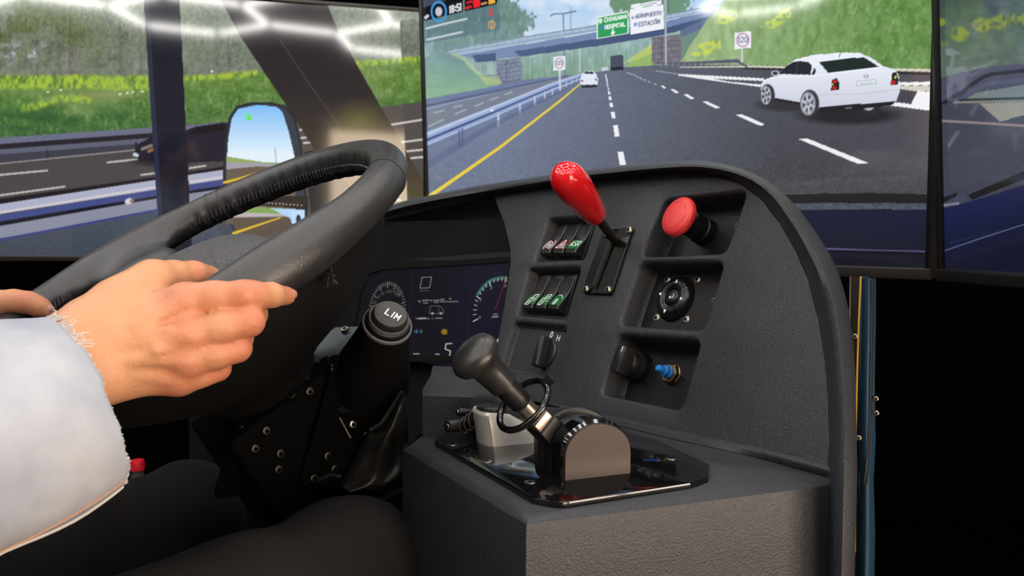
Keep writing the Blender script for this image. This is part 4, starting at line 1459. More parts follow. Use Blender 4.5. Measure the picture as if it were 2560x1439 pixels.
# far side wall
mb.add([cornerL + nl * .008, backL, Vector((backL.x, backL.y, .02)), lowz[0]], [[0, 1, 2, 3]])
mb.build("console", 'dash', dash, angle=30)

# soft fillet where the switch panel runs into the shelf
pan = [(1400, 1010), (1560, 1046), (1700, 1079), (1900, 1120), (2068, 1162), (2084, 1168)]
mid = [(1400, 1019), (1560, 1055), (1700, 1088), (1900, 1130), (2068, 1174), (2090, 1182)]
shf = [(1398, 1030), (1556, 1066), (1694, 1099), (1890, 1142), (2060, 1188), (2092, 1196)]
ra_ = [V3(q) for q in spline([on(x, y, PRk(.0006)) for x, y in pan], 30)]
rb_ = [V3(q) for q in spline([on(x, y, PRk(.0040)) for x, y in mid], 30)]
rc_ = [V3(q) for q in spline([on(x, y, (Vector((0, 0, SHELF_Z + .0006)), UP)) for x, y in shf], 30)]
r01 = [a.lerp(b, .5) for a, b in zip(ra_, rb_)]
r12 = [a.lerp(b, .5) for a, b in zip(rb_, rc_)]
MB().loft([ra_, r01, rb_, r12, rc_], closed=False).build("shelf_fillet", 'dash', dash, angle=None)

# ================================================================== CONTROLS ON THE DASH
M['pad_black'] = mat("satin_black_pad", srgb(20, 20, 23), 0.28, spec=.5)
M['red_lens'] = mat("dark_red_lens", srgb(104, 24, 32), 0.35)
M['green_lens'] = mat("green_lens", srgb(22, 108, 50), 0.35)
M['rocker'] = mat("rocker_plastic", srgb(33, 33, 35), 0.42)
M['rocker_edge'] = mat("worn_rocker_edge", srgb(92, 92, 92), 0.45)
M['red_knob'] = mat("glossy_red_knob", srgb(226, 26, 34), 0.12, spec=.6, coat=.5)
M['red_stop'] = mat("satin_red_button", srgb(224, 58, 60), 0.42)
M['red_line'] = mat("engraved_red_line", srgb(176, 36, 40), 0.5)
M['rod'] = mat("dark_bronze_rod", srgb(58, 50, 42), 0.38, metal=.6)
M['blue'] = mat("blue_plastic", srgb(40, 130, 220), 0.35)
M['brass'] = mat("brass_nut", srgb(176, 152, 112), 0.3, metal=1.0)
M['silver'] = mat("silver_paint", srgb(206, 204, 198), 0.35, metal=.35)
M['arch_face'] = mat("brushed_dark_metal", srgb(62, 55, 52), 0.42, metal=.6)
M['worn_steel'] = mat("worn_steel", srgb(160, 148, 138), 0.3, metal=.9)
M['knob_black'] = mat("satin_black_knob", srgb(40, 39, 39), 0.33, spec=.6)


def screw(parent, c, n, r, h=.0018, hexr=.42, m='screw'):
    """Button head with a dark hex socket, one mesh plus its socket."""
    n = unit(n)
    s_ = MB().lathe(c, n, [(r, 0), (r, h * .35), (r * .86, h * .8), (r * .6, h), (r * hexr, h)], 16, True, True).build("screw", m, parent)
    MB().lathe(c + n * (h * 1.02), n, [(r * hexr, 0), (r * hexr * .9, .0002)], 6, True, True).build("socket", 'hole', s_)
    return s_


# ---------------------------------------------------------------- rocker switches
def rock_frame(top, bot, k):
    t, b = w3(p2(*top, k), k), w3(p2(*bot, k), k)
    return (t + b) / 2, (t - b).length


KR = -.020
c1, hR = rock_frame((1412, 553), (1380, 648), KR)
cA = w3(p2(1396, 600, KR), KR)
cB = w3(p2(1428, 600, KR), KR)
wR = (cB - cA).length


def rocker(label, lens, icon, mw, src=None):
    t = thing("rocker_switch", label, "switch", mw=mw, group="rocker switches in the dashboard")
    w, h = wR * .97, hR
    e1, e2, e3 = Vector((1, 0, 0)), Vector((0, 1, 0)), Vector((0, 0, 1))
    z = Vector((0, 0, 0))
    mb_ = MB()
    mb_.box(z + e3 * .0012, e1, e2, e3, w / 2, h / 2, .0012, .0008)
    mb_.build("frame", 'rocker', t, local=True)
    prof = [(.40, .0022), (.36, .0030), (.10, .0040), (-.05, .0062), (-.36, .0150), (-.43, .0146), (-.47, .0100), (-.46, .0020)]
    ww = w * .40
    rings = [[Vector((x, a * h, zz)) for a, zz in prof] + [Vector((x, -.46 * h, .0012)), Vector((x, .40 * h, .0012))] for x in (-ww, -ww + .0012, ww - .0012, ww)]
    for i in (0, 3):
        rings[i] = [Vector((q.x, q.y * .985, q.z - .0006)) for q in rings[i]]
    MB().loft(rings, True, True, True).build("rocker", 'rocker', t, local=True, angle=25)
    # coloured lens on the slope
    ya, za, yb, zb = -.06 * h, .0066, -.35 * h, .0150
    sl = Vector((0, yb - ya, zb - za))
    L = sl.length
    ey = -sl.normalized()
    en = e1.cross(ey)
    lc = Vector((0, (ya + yb) / 2, (za + zb) / 2)) + en * .0003
    ln_ = MB().box(lc, e1, ey, en, ww * .96, L / 2 * .94, .0004).build("lens", lens, t, local=True, smooth=False)
    MB().ribbon(icon, .0010, lc, e1, ey, en, .0009).build("symbol", 'white_print', ln_, local=True, smooth=False)
    # worn light edge along the right side of the rocker
    path = [Vector((ww * .98, a * h, zz + .0002)) for a, zz in prof[1:6]]
    MB().tube(path, .0009, 6).build("worn_edge", 'rocker_edge', t, local=True)
    return t


def circ2(cx, cy, r, a0=0, a1=360, n=14, ry=None):
    ry = ry or r
    return [(cx + r * math.cos(math.radians(a0 + (a1 - a0) * k / n)), cy + ry * math.sin(math.radians(a0 + (a1 - a0) * k / n))) for k in range(n + 1)]


S = wR * .40
asr, aw = text_lines("ASR", .75, .28)
icons = [
    [circ2(0, 0, S * .48), circ2(0, 0, S * .82, 120, 240), circ2(0, 0, S * .82, -60, 60), [(0, -S * .25), (0, S * .25)], [(-S * .25, 0), (S * .25, 0)]],
    [[(-S * .75, -S * .55), (S * .75, -S * .55), (0, S * .75), (-S * .75, -S * .55)], [(-S * .25, -S * .25), (S * .25, -S * .25), (0, S * .2), (-S * .25, -S * .25)]],
    [[((x / aw - .5) * S * 1.7, (y - .4) * S * .75) for x, y in l_] for l_ in asr],
    [[(-S * .5, -S * .8), (S * .1, -S * .8), (S * .1, S * .2), (-S * .5, S * .2), (-S * .5, -S * .8)], [(S * .1, S * .2), (S * .6, S * .2), (S * .6, S * .8), (-S * .1, S * .8), (-S * .1, S * .2)], [(-S * .3, -S * .5), (-S * .1, -S * .2)], [(S * .5, -S * .2), (S * .8, 0)]],
    [[(-S * .5, -S * .8), (S * .1, -S * .8), (S * .1, S * .2), (-S * .5, S * .2), (-S * .5, -S * .8)], [(S * .1, S * .2), (S * .6, S * .2), (S * .6, S * .8), (-S * .1, S * .8), (-S * .1, S * .2)], [(-S * .3, -S * .5), (-S * .1, -S * .5)], [(-S * .3, -S * .2), (-S * .1, -S * .2)], [(S * .1, S * .5), (S * .4, S * .5)], [(S * .5, -S * .3), (S * .7, -S * .1)]],
    [circ2(-S * .1, -S * .25, S * .25, ry=S * .42), [(-S * .1, -S * .5), (-S * .1, 0)], circ2(-S * .1, 0, S * .75, 20, 110)],
]
rk_labels = ["dark red rocker switch with brake warning symbol, upper row", "dark red rocker switch with hazard triangle symbol",
             "green rocker switch marked ASR beside the red knobbed lever", "green rocker switch with truck symbol, leftmost of lower row",
             "green rocker switch with truck and trailer symbol, middle of lower row", "green rocker switch with arc and oval symbol, lower row"]
for i in range(6):
    k_ = i % 3
    if i < 3:
        top, bot = (1413 + 32 * k_, 553 - 1.2 * k_), (1380 + 32 * k_, 649 - 1.0 * k_)
    else:
        top, bot = (1368 + 32.5 * k_, 686 - .8 * k_), (1335.5 + 32 * k_, 787 + 1.5 * k_)
    c_, h_ = rock_frame(top, bot, KR)
    up_ = unit(w3(p2(*top, KR), KR) - w3(p2(*bot, KR), KR))
    ax_ = unit(up_.cross(nP)) * 1
    if ax_.dot(uP) < 0:
        ax_ = -ax_
    rocker(rk_labels[i], 'red_lens' if i < 2 else 'green_lens', icons[i], frame(c_ + nP * .0004, ax_, up_, nP))

# ---------------------------------------------------------------- gear selector with red knob
pl_q = [p2(1514, 577), p2(1587, 570), p2(1533, 738), p2(1458, 735)][::-1]
gs = thing("gear_selector", "slotted black selector plate with lever and glossy red egg-shaped knob", "lever", tuple(w3(p2(1520, 655))))
slot_a, slot_b = Vector(p2(1497, 721)), Vector(p2(1545, 600))
sd = (slot_b - slot_a).normalized()
sn = Vector((-sd.y, sd.x))
sw = .0038
slot = []
for k in range(9):
    a_ = math.pi / 2 + math.pi * k / 8
    q = slot_a + sd * (math.cos(a_) * sw) + sn * (math.sin(a_) * sw)
    slot.append((q.x, q.y))
for k in range(9):
    a_ = -math.pi / 2 + math.pi * k / 8
    q = slot_b + sd * (math.cos(a_) * sw) + sn * (math.sin(a_) * sw)
    slot.append((q.x, q.y))
mb = MB()
po = resample(rounded(pl_q, .006, 5), 72)
vs2 = [Vector(q) for q in offset(po, -.0006)] + [Vector(q) for q in offset(slot, .0)]
es2 = [(i, (i + 1) % 72) for i in range(72)] + [(72 + i, 72 + (i + 1) % 18) for i in range(18)]
res = geometry.delaunay_2d_cdt(vs2, es2, [], 0, 1e-7)


def pip(pt, loop):
    r_ = False
    for (x0, y0), (x1, y1) in zip(loop, loop[1:] + loop[:1]):
        if (y0 > pt[1]) != (y1 > pt[1]) and pt[0] < (x1 - x0) * (pt[1] - y0) / (y1 - y0) + x0:
            r_ = not r_
    return r_


keep = []
for f_ in res[2]:
    cc = (sum(res[0][i].x for i in f_) / len(f_), sum(res[0][i].y for i in f_) / len(f_))
    if pip(cc, po) and not pip(cc, slot):
        keep.append(list(f_))
mb.add([w3((v.x, v.y), .0040) for v in res[0]], keep)
mb.loft([[w3(q, .0005) for q in po], [w3(q, .0034) for q in po], [w3(q, .0040) for q in offset(po, -.0006)]], True)
mb.build("plate", 'black_metal', gs, angle=30)
mb = MB()
mb.loft([[w3(q, .0040) for q in slot], [w3(q, .0010) for q in slot]], True)
mb.build("slot_rim", 'worn_steel', gs, angle=30)
mb = MB()
mb.add([w3(q, .0012) for q in slot], [list(range(18))])
mb.build("slot_floor", 'hole', gs)
for px, py in ((1575, 576), (1522, 725), (1466, 723), (1519, 586)):
    screw(gs, w3(p2(px, py, .004), .004), nP, .0052, .003)
lev_a = w3(p2(1541, 606, .002), .002)
lev_t = at(1402, 424, .905)
ldir = unit(lev_t - lev_a)
lk = at(1491, 541, (lev_a - CAM).y * .0 + .955)
# knob base lies on the lever axis where it projects near (1491, 541)
best = min((abs(proj_np(np.array(tuple(lev_a + ldir * t)))[0] - 1491), t) for t in np.linspace(.01, .2, 200))[1]
Ltot = (lev_t - lev_a).length
MB().cyl(lev_a, lev_a + ldir * (best + .02), .0056, n=16).build("lever", 'rod', gs)
kl = Ltot - best
prof = [(.0060, 0), (.0112, 0), (.0126, .0012), (.0136, .0035), (.0158, kl * .18), (.0182, kl * .36), (.0200, kl * .54), (.0208, kl * .67), (.0204, kl * .78), (.0187, kl * .87), (.0154, kl * .93), (.0110, kl * .972), (.0056, kl * .995), (.0008, kl)]
kn = MB().lathe(lev_a + ldir * best, ldir, prof, 40).build("knob", 'red_knob', gs, angle=60, label="glossy red egg-shaped knob")

# ---------------------------------------------------------------- emergency stop button
ks = -0.0351
hc = w3(p2(1699, 543, .010), .010)
es = thing("emergency_stop_button", "large red mushroom emergency stop button on a black collar", "button", tuple(hc))
RS = .0236
MB().lathe(hc - nP * .046, nP, [(.0165, 0), (.0165, .012), (.0150, .013), (.0150, .030), (.0125, .031), (.0125, .044)], 32).build("collar", 'black', es)
rings = []
NK = 128
x_, y_ = uP, vP
for r_, h_, kn_ in ((.0128, -.0045, 0), (.0200, -.0045, 0), (.0226, -.0030, .0), (.0234, -.0012, .0006), (.0238, .0012, .0006), (.0234, .0036, .0006), (.0222, .0054, 0), (.0205, .0066, 0), (.0150, .0078, 0), (.0080, .0084, 0), (.001, .0086, 0)):
    rings.append([hc + nP * h_ + x_ * ((r_ + (kn_ if k % 2 else -kn_)) * math.cos(2 * math.pi * k / NK)) + y_ * ((r_ + (kn_ if k % 2 else -kn_)) * math.sin(2 * math.pi * k / NK)) for k in range(NK)])
hd = MB().loft(rings, True, True, True).build("mushroom_head", 'red_stop', es, angle=50)
MB().ribbon([circ2(0, 0, .0160, 20 + 120 * k, 115 + 120 * k, 16) for k in range(3)], .0006, hc + nP * .0073, uP, vP, nP, .0004).build("engraved_arrow_ring", 'red_line', hd, smooth=False)
screw(es, w3(p2(1651, 587, ks), ks), nP, .0048, .0012)
screw(es, w3(p2(1842, 566, ks), ks), nP, .0048, .0012)

# ---------------------------------------------------------------- navigation pad
kp = -0.0291
pc = w3(p2(1690, 747, kp), kp)
nv = thing("navigation_pad", "round glossy black four-way pad with white arrows and centre enter key", "button", tuple(pc))
ang0 = -8                                      # pad sits slightly turned


def pdir(a):
    a = math.radians(a + ang0)
    return uP * math.cos(a) + vP * math.sin(a)


RN = .0262
MB().lathe(pc, nP, [(RN + .0016, 0), (RN + .0014, .0022), (RN + .0004, .003), (RN - .002, .003)], 48).build("base_ring", 'black_matte', nv)
for q in range(4):
    a0, a1 = 45 + 90 * q + 1.3, 135 + 90 * q - 1.3
    rings = []
    for r_, h_ in ((RN * .42, .002), (RN * .42, .0072), (RN * .50, .0085), (RN * .68, .0092), (RN * .85, .0080), (RN * .95, .0058), (RN * .995, .003), (RN * .995, .0018)):
        rings.append([pc + nP * h_ + pdir(a0 + (a1 - a0) * k / 12) * r_ for k in range(13)])
    ab = MB().loft(rings, False)
    for e in (0, 12):
        ab.add([r[e] for r in rings], [list(range(len(rings)))])
    ab = ab.build("arrow_button", 'pad_black', nv, angle=45)
    am = math.radians(90 + 90 * q + ang0)
    ex, ey = Vector((math.cos(am), math.sin(am))), Vector((-math.sin(am), math.cos(am)))
    ctr = ex * (RN * .70)
    tri = [ctr + ex * .0026, ctr - ex * .0014 + ey * .0021, ctr - ex * .0014 - ey * .0021]
    MB().prism([(t.x, t.y) for t in tri], pc, uP, vP, nP, .0084, .00955).build("arrow", 'white_print', ab, smooth=False)
eb = MB().lathe(pc, nP, [(RN * .385, .001), (RN * .385, .0066), (RN * .34, .0078), (RN * .2, .0082), (.0005, .0083)], 32).build("enter_button", 'pad_black', nv, angle=50)
MB().ribbon([[(.0032, .0030), (.0032, -.0010), (-.0028, -.0010)], [(-.0028, -.0010), (-.0010, .0006)], [(-.0028, -.0010), (-.0010, -.0024)]], .0008, pc, uP, vP, nP, .0086).build("enter_symbol", 'white_print', eb, smooth=False)
for px, py in ((1668, 699), (1743, 699), (1641, 794), (1715, 799), (1602, 743)):
    screw(nv, w3(p2(px, py, kp), kp), nP, .0052, .0012)
screw(nv, w3(p2(1786, 752, kp), kp), nP, .0045, .0012)

# ---------------------------------------------------------------- rotary switch and blue push button
kk = -0.0331
rc = w3(p2(1602, 919, kk), kk)
ro = thing("rotary_switch", "black rotary switch with a bar grip and white mark, left of blue button", "switch", tuple(rc))
MB().lathe(rc, nP, [(.0175, 0), (.0175, .010), (.0165, .012), (.0150, .012)], 32).build("skirt", 'black', ro)
MB().lathe(rc + nP * .011, nP, [(.0150, 0), (.0146, .012), (.0135, .0135)], 32).build("knob_body", 'black', ro)
ga = unit(vP * .96 + uP * .12)
gb = unit(ga.cross(nP))
g = MB().box(rc + nP * .026, gb, ga, nP, .0052, .0155, .010, .0012).build("bar_grip", 'knob_black', ro)
MB().ribbon([[(0, .0085), (0, .0140)]], .0010, rc, gb, ga, nP, .0363).build("pointer_mark", 'white_print', g, smooth=False)
bc = w3(p2(1683, 936, kk), kk)
bb = thing("push_button", "small blue push button in a hexagonal brass nut", "button", tuple(bc))
MB().lathe(bc, nP, [(.0118, 0), (.0118, .0016), (.0108, .0020)], 28).build("washer", 'brass', bb)
MB().lathe(bc + nP * .0018, nP, [(.0118, 0), (.0118, .0052), (.0106, .0062)], 6, xdir=tuple(uP)).build("hex_nut", 'brass', bb, angle=20)
MB().lathe(bc + nP * .007, nP, [(.0074, 0), (.0074, .0030), (.0064, .0034), (.0062, .0085), (.0046, .0092), (.0040, .0160), (.0030, .0185), (.001, .019)], 24).build("plunger", 'blue', bb)
screw(bb, w3(p2(1737, 947, kk), kk), nP, .0045, .0012)

# ---------------------------------------------------------------- ignition key switch
kz = -.010
kc = w3(p2(1368, 884, kz), kz)
ig = thing("ignition_switch", "black ignition key knob beside the white letters 0 and H", "switch", tuple(kc))
MB().lathe(kc, nP, [(.0195, 0), (.0195, .0016), (.0186, .0022), (.015, .0022)], 36).build("bezel", 'knob_black', ig)
kd = unit(w3(p2(1376, 845, kz), kz) - w3(p2(1356, 922, kz), kz))
kx = unit(kd.cross(nP))
MB().prism(rounded([(-.0062, -.0215), (.0062, -.0215), (.0062, .0205), (-.0062, .0205)], .003, 4), kc, kx, kd, nP, .0015, .017, .0022).build("key_bow", 'knob_black', ig)
l0, lw_ = text_lines("0", .6)
lh, lwh = text_lines("H", .8)
for lines, px, py, hgt in ((l0, 1380, 836, .0076), (lh, 1396, 845, .0070)):
    o_ = w3(p2(px, py, -.0096), -.0096)
    MB().ribbon([[((x - .35) * hgt, (y - .5) * hgt) for x, y in l_] for l_ in lines], .0012, o_, uP, vP, nP, .0006).build("printed_letter", 'white_print', ig, smooth=False)
o_ = w3(p2(1358, 846, -.0096), -.0096)
MB().ribbon([[(-.003, -.005), (-.002, .001), (.0005, .0030), (.0045, .0034)]], .0014, o_, uP, vP, nP, .0006).build("printed_bracket", 'white_print', ig, smooth=False)

# ---------------------------------------------------------------- parking brake unit on the shelf
PZ = SHELF_Z + .005
PL = (Vector((0, 0, PZ)), UP)
PLx = [(1086, 1100), (1118, 1077), (1215, 1052), (1330, 1042), (1480, 1058), (1640, 1098), (1775, 1160), (1772, 1190), (1728, 1205), (1400, 1256), (1330, 1243)]
pk = thing("parking_brake_lever", "parking brake unit: mushroom knob lever and arched housing on glossy plate", "lever", tuple(on(1450, 1150, SH)))
ex3, ey3 = Vector((1, 0, 0)), Vector((0, 1, 0))
q = [on(x, y, PL) for x, y in PLx]
q = [(t.x, t.y) for t in q]
q = rounded(q, [.008, .006, .004, .01, .01, .01, .01, .012, .012, .016, .010], 6)
A = sum(q[i][0] * q[(i + 1) % len(q)][1] - q[(i + 1) % len(q)][0] * q[i][1] for i in range(len(q)))
if A < 0:
    q = q[::-1]
MB().prism(q, (0, 0, 0), ex3, ey3, UP, SHELF_Z + .0004, PZ, .0008).build("mounting_plate", 'black_gloss', pk, angle=30)
for px, py in ((1130, 1111), (1217, 1153), (1325, 1205), (1677, 1146)):
    screw(pk, on(px, py, PL), UP, .0050, .0008)
# arched housing
fl, fr2 = on(1412, 1201, PL), on(1577, 1182, PL)
hx = unit(fr2 - fl)
hd_ = unit(UP.cross(hx))
if hd_.y < 0:
    hd_ = -hd_
hw = (fr2 - fl).length / 2
hcn = (fl + fr2) / 2
hh = .044


def arch(sc, off=0.0):
    w_ = hw * sc
    pts = [(-w_, 0)]
    for k in range(0, 17):
        a_ = math.pi - math.pi * k / 16
        pts.append((w_ * math.cos(a_) * 1.0, (hh * .42 + hh * .58 * math.sin(a_)) * (1 if sc == 1 else sc)))
    pts.append((w_, 0))
    return pts


def arch3(sc, d):
    return [hcn + hx * x + UP * y + hd_ * d for x, y in arch(sc)]


mb = MB()
mb.loft([arch3(.90, .0035), arch3(1.0, .0035), arch3(1.06, .006), arch3(1.06, .022)], True, True)
mb.build("housing_front", 'black_gloss', pk, angle=40)
mb = MB()
mb.loft([arch3(.985, 0), arch3(1.0, .0012), arch3(1.0, .0040)], True, True, True)
mb.build("housing_face", 'arch_face', pk, angle=40)
mb = MB()
mb.loft([arch3(1.0, .022), arch3(1.03, .024), arch3(1.03, .062), arch3(.98, .066)], True, True, True)
mb.build("housing_back", 'black', pk, angle=40)
mb = MB()
mb.loft([arch3(1.10, .040), arch3(1.13, .042), arch3(1.13, .047), arch3(1.10, .049)], True, True, True)
mb.build("housing_band", 'black', pk, angle=40)
# lever with square shank, collar, pull ring and mushroom knob
la = at(1392, 1096, .715)
lt = at(1166, 868, .668)
ld = unit(lt - la)
LL = (lt - la).length
sx = unit(ld.cross(UP))
sy = unit(sx.cross(ld))
MB().box(la + ld * (LL * .09), sx, sy, ld, .0125, .0105, LL * .10, .002).build("lever_root", 'black', pk)
MB().box(la + ld * (LL * .20), sx, sy, ld, .0098, .0088, LL * .055, .0012).build("square_shank", 'worn_steel', pk)
MB().cyl(la + ld * (LL * .20), la + ld * (LL * .46), .0078, n=24).build("steel_shaft", 'worn_steel', pk)
MB().lathe(la + ld * (LL * .40), ld, [(.0085, 0), (.0098, LL * .015), (.0100, LL * .14), (.0104, LL * .22), (.0100, LL * .23)], 28).build("collar", 'black', pk)
kb = la + ld * (LL * .60)
kL = LL * .40
MB().lathe(kb, ld, [(.0098, 0), (.0118, .001), (.0128, kL * .35), (.0132, kL * .50), (.0150, kL * .58), (.0198, kL * .66), (.0214, kL * .74), (.0212, kL * .82), (.0188, kL * .92), (.0120, kL * .985), (.001, kL)], 40).build("mushroom_knob", 'knob_black', pk, angle=50)
rcn = la + ld * (LL * .385)
ra = unit(at(1338, 922, .70) - at(1246, 1034, .70))
ra = unit(ra - ld * ra.dot(ld) * .9)
rb = unit(ld.cross(ra) + ld * .10)
MB().tube([rcn + ra * (.0250 * math.cos(t)) + rb * (.0235 * math.sin(t)) for t in np.linspace(0, 2 * math.pi, 48, endpoint=False)], .0029, 12, closed=True).build("pull_ring", 'black_gloss', pk)
tabp = rcn + ra * .0255
MB().box(tabp + ra * .002, ra, ld, unit(ra.cross(ld)), .0045, .0034, .0038, .0014).build("ring_tab", 'black_matte', pk)

# silver housing with black thumb pad behind the lever
sb0, sb1, sb2 = on(1214, 1111, PL), on(1239, 1116, PL), on(1336, 1106, PL)
sv = thing("brake_module", "silver wedge-shaped switch module with black round top pad", "switch", tuple(sb1))
sxx = unit(sb2 - sb1)
syy = unit(UP.cross(sxx))
if syy.y < 0:
    syy = -syy
Wd, Dp = (sb2 - sb1).length, .040
foot = [(0, 0)] + [(Wd * t, 0) for t in (.33, .66, 1.0)] + [(Wd, Dp)] + [(Wd * t, Dp) for t in (.6, .3)]
for k in range(7):
    a_ = math.radians(100 + 160 * k / 6)
    foot.append((-.0005 + .0085 * math.cos(a_), Dp * .5 + Dp * .5 * math.sin(a_)))


def topz(x):
    t = max(0, (x - Wd * .22) / (Wd * .78))
    return .0315 - .0175 * t


mb = MB()
rings = []
for f_, fl_ in ((0, 0.0), (.5, .10), (.93, .24), (1.0, .22)):
    ring = []
    for x, y in foot:
        xx = x - (.0050 * fl_ * 4 if x < Wd * .1 else 0)
        yy = y
        inset = .0010 if f_ == 1.0 else 0
        ring.append(sb1 + sxx * (xx + (inset if x < Wd / 2 else -inset)) + syy * (yy + (inset if y < Dp / 2 else -inset)) + UP * (topz(x) * f_ + (.0006 if f_ == 1 else 0)))
    rings.append(ring)
mb.loft(rings, True, True, True)
mb.build("wedge_body", 'silver', sv, angle=35)
padc = sb1 + sxx * .0035 + syy * (Dp * .5) + UP * (topz(0) - .001)
MB().lathe(padc, UP, [(.0140, 0), (.0140, .0035), (.0128, .0046), (.001, .0050)], 32, squash=1.05).build("thumb_pad", 'black', sv)
mb = MB()
mb.box(sb1 + sxx * (Wd * .62) + syy * (Dp * .5) + UP * (topz(Wd * .62) - .001), unit(sxx * 1 - UP * .33), syy, unit(UP + sxx * .33), Wd * .30, Dp * .36, .0035, .002)
mb.build("slope_cover", 'black', sv)

# two small clamp handles behind the silver module
for ci, (ax0, ay0, d0, ax1, ay1, d1, r0, r1, lab) in enumerate((
        (1118, 1066, .800, 1178, 1056, .822, .0058, .0070, "lower black clamp handle with coil rings beside the silver module"),
        (1144, 1029, .816, 1200, 1033, .830, .0040, .0036, "upper thin black clamp handle with bright screw end"))):
    A_, B_ = at(ax0, ay0, d0), at(ax1, ay1, d1)
    cl = thing("clamp_handle", lab, "clamp", tuple(B_), group="clamp handles behind the silver module")
    MB().cyl(A_, B_, r0, r1, 18, .001).build("clamp_arm", 'black', cl)
    MB().lathe(A_, A_ - B_, [(r0 * .55, 0), (r0 * .5, .0012)], 14).build("socket_screw", 'screw', cl)
    if ci == 0:
        for k in range(3):
            A_ = at(1162 + 11 * k, 1062 - 7 * k, .806)
            MB().tube([A_ + sxx * (.0055 * math.cos(t)) + UP * (.0080 * math.sin(t)) for t in np.linspace(0, 2 * math.pi, 24, endpoint=False)], .0010, 8, closed=True).build("spring_coil", 'black', cl)

# ================================================================== SMOOTH SOLIDS (distance fields to meshes)
def nets(Fv, o, h):
    """Surface nets of a sampled distance field; returns vertices and quads."""
    S_ = Fv < 0
    nx, ny, nz = Fv.shape
    cs = np.zeros((nx - 1, ny - 1, nz - 1), np.int8)
    for dx in (0, 1):
        for dy in (0, 1):
            for dz in (0, 1):
                cs += S_[dx:nx - 1 + dx, dy:ny - 1 + dy, dz:nz - 1 + dz]
    act = (cs > 0) & (cs < 8)
    idx = np.full(act.shape, -1, np.int64)
    I = np.argwhere(act)
    idx[act] = np.arange(len(I))
    acc = np.zeros((len(I), 3))
    cnt = np.zeros(len(I))
    corners = [(a, b, c) for a in (0, 1) for b in (0, 1) for c in (0, 1)]
    for i in range(8):
        for j in range(i + 1, 8):
            A, B = corners[i], corners[j]
            if sum(abs(A[k] - B[k]) for k in range(3)) != 1:
                continue
            fa = Fv[I[:, 0] + A[0], I[:, 1] + A[1], I[:, 2] + A[2]]
            fb = Fv[I[:, 0] + B[0], I[:, 1] + B[1], I[:, 2] + B[2]]
            cr = (fa < 0) != (fb < 0)
            t = np.where(cr, fa / np.where(cr, fa - fb, 1), 0)
            pos = np.array(A) + t[:, None] * (np.array(B) - np.array(A))
            acc += pos * cr[:, None]
            cnt += cr
    V_ = (I + acc / cnt[:, None]) * h + o
    quads = []
    for axis in range(3):
        d = [0, 0, 0]
        d[axis] = 1
        a = S_[1:-1, 1:-1, 1:-1]
        sl = tuple(slice(1 + d[k], S_.shape[k] - 1 + d[k]) for k in range(3))
        b = S_[sl]
        E_ = np.argwhere(a != b) + 1
        if not len(E_):
            continue
        u_, v_ = [(1, 2), (2, 0), (0, 1)][axis]
        ok = np.ones(len(E_), bool)
        ids = []
        for du, dv in ((0, 0), (-1, 0), (-1, -1), (0, -1)):
            q = E_.copy()
            q[:, u_] += du
            q[:, v_] += dv
            ok &= np.all(q < np.array(idx.shape), axis=1)
            q = np.minimum(q, np.array(idx.shape) - 1)
            ids.append(idx[q[:, 0], q[:, 1], q[:, 2]])
        ids = np.stack(ids, 1)
        ok &= np.all(ids >= 0, axis=1)
        flip = S_[E_[:, 0], E_[:, 1], E_[:, 2]]
        ids = np.where(flip[:, None], ids, ids[:, ::-1])
        quads.append(ids[ok])
    return V_, np.vstack(quads)


def relax(V_, Q, it=2, lam=.5):
    e = np.vstack([Q[:, [0, 1]], Q[:, [1, 2]], Q[:, [2, 3]], Q[:, [3, 0]]])
    for k in range(it):
        s_ = np.zeros_like(V_)
        n_ = np.zeros(len(V_))
        np.add.at(s_, e[:, 0], V_[e[:, 1]])
        np.add.at(n_, e[:, 0], 1)
        np.add.at(s_, e[:, 1], V_[e[:, 0]])
        np.add.at(n_, e[:, 1], 1)
        V_ = V_ * (1 - lam) + lam * s_ / n_[:, None]
    return V_


def big_parts(V_, Q, least=400):
    """Drop stray specks: keep connected pieces with at least so many vertices."""
    lab = np.arange(len(V_))
    while True:
        m = lab[Q].min(1)
        new = lab.copy()
        for k in range(4):
            np.minimum.at(new, Q[:, k], m)
        new = new[new]
        if (new == lab).all():
            break
        lab = new
    cnt = np.bincount(lab, minlength=len(V_))
    keep = cnt[lab] >= least
    remap = np.cumsum(keep) - 1
    return V_[keep], remap[Q[keep[Q[:, 0]]]]


def rcone(P, a, b, ra, rb):
    a, b = np.array(tuple(a), float), np.array(tuple(b), float)
    d = b - a
    t = np.clip(((P - a) @ d) / (d @ d), 0, 1)
    return np.linalg.norm(P - a - t[..., None] * d, axis=-1) - (ra + (rb - ra) * t)


def smin(a, b, k):
    h_ = np.clip(.5 + .5 * (b - a) / k, 0, 1)
    return b * (1 - h_) + a * h_ - k * h_ * (1 - h_)


def grid(lo, hi, h):
    ax_ = [np.arange(lo[k], hi[k] + h, h) for k in range(3)]
    return np.stack(np.meshgrid(*ax_, indexing='ij'), -1)


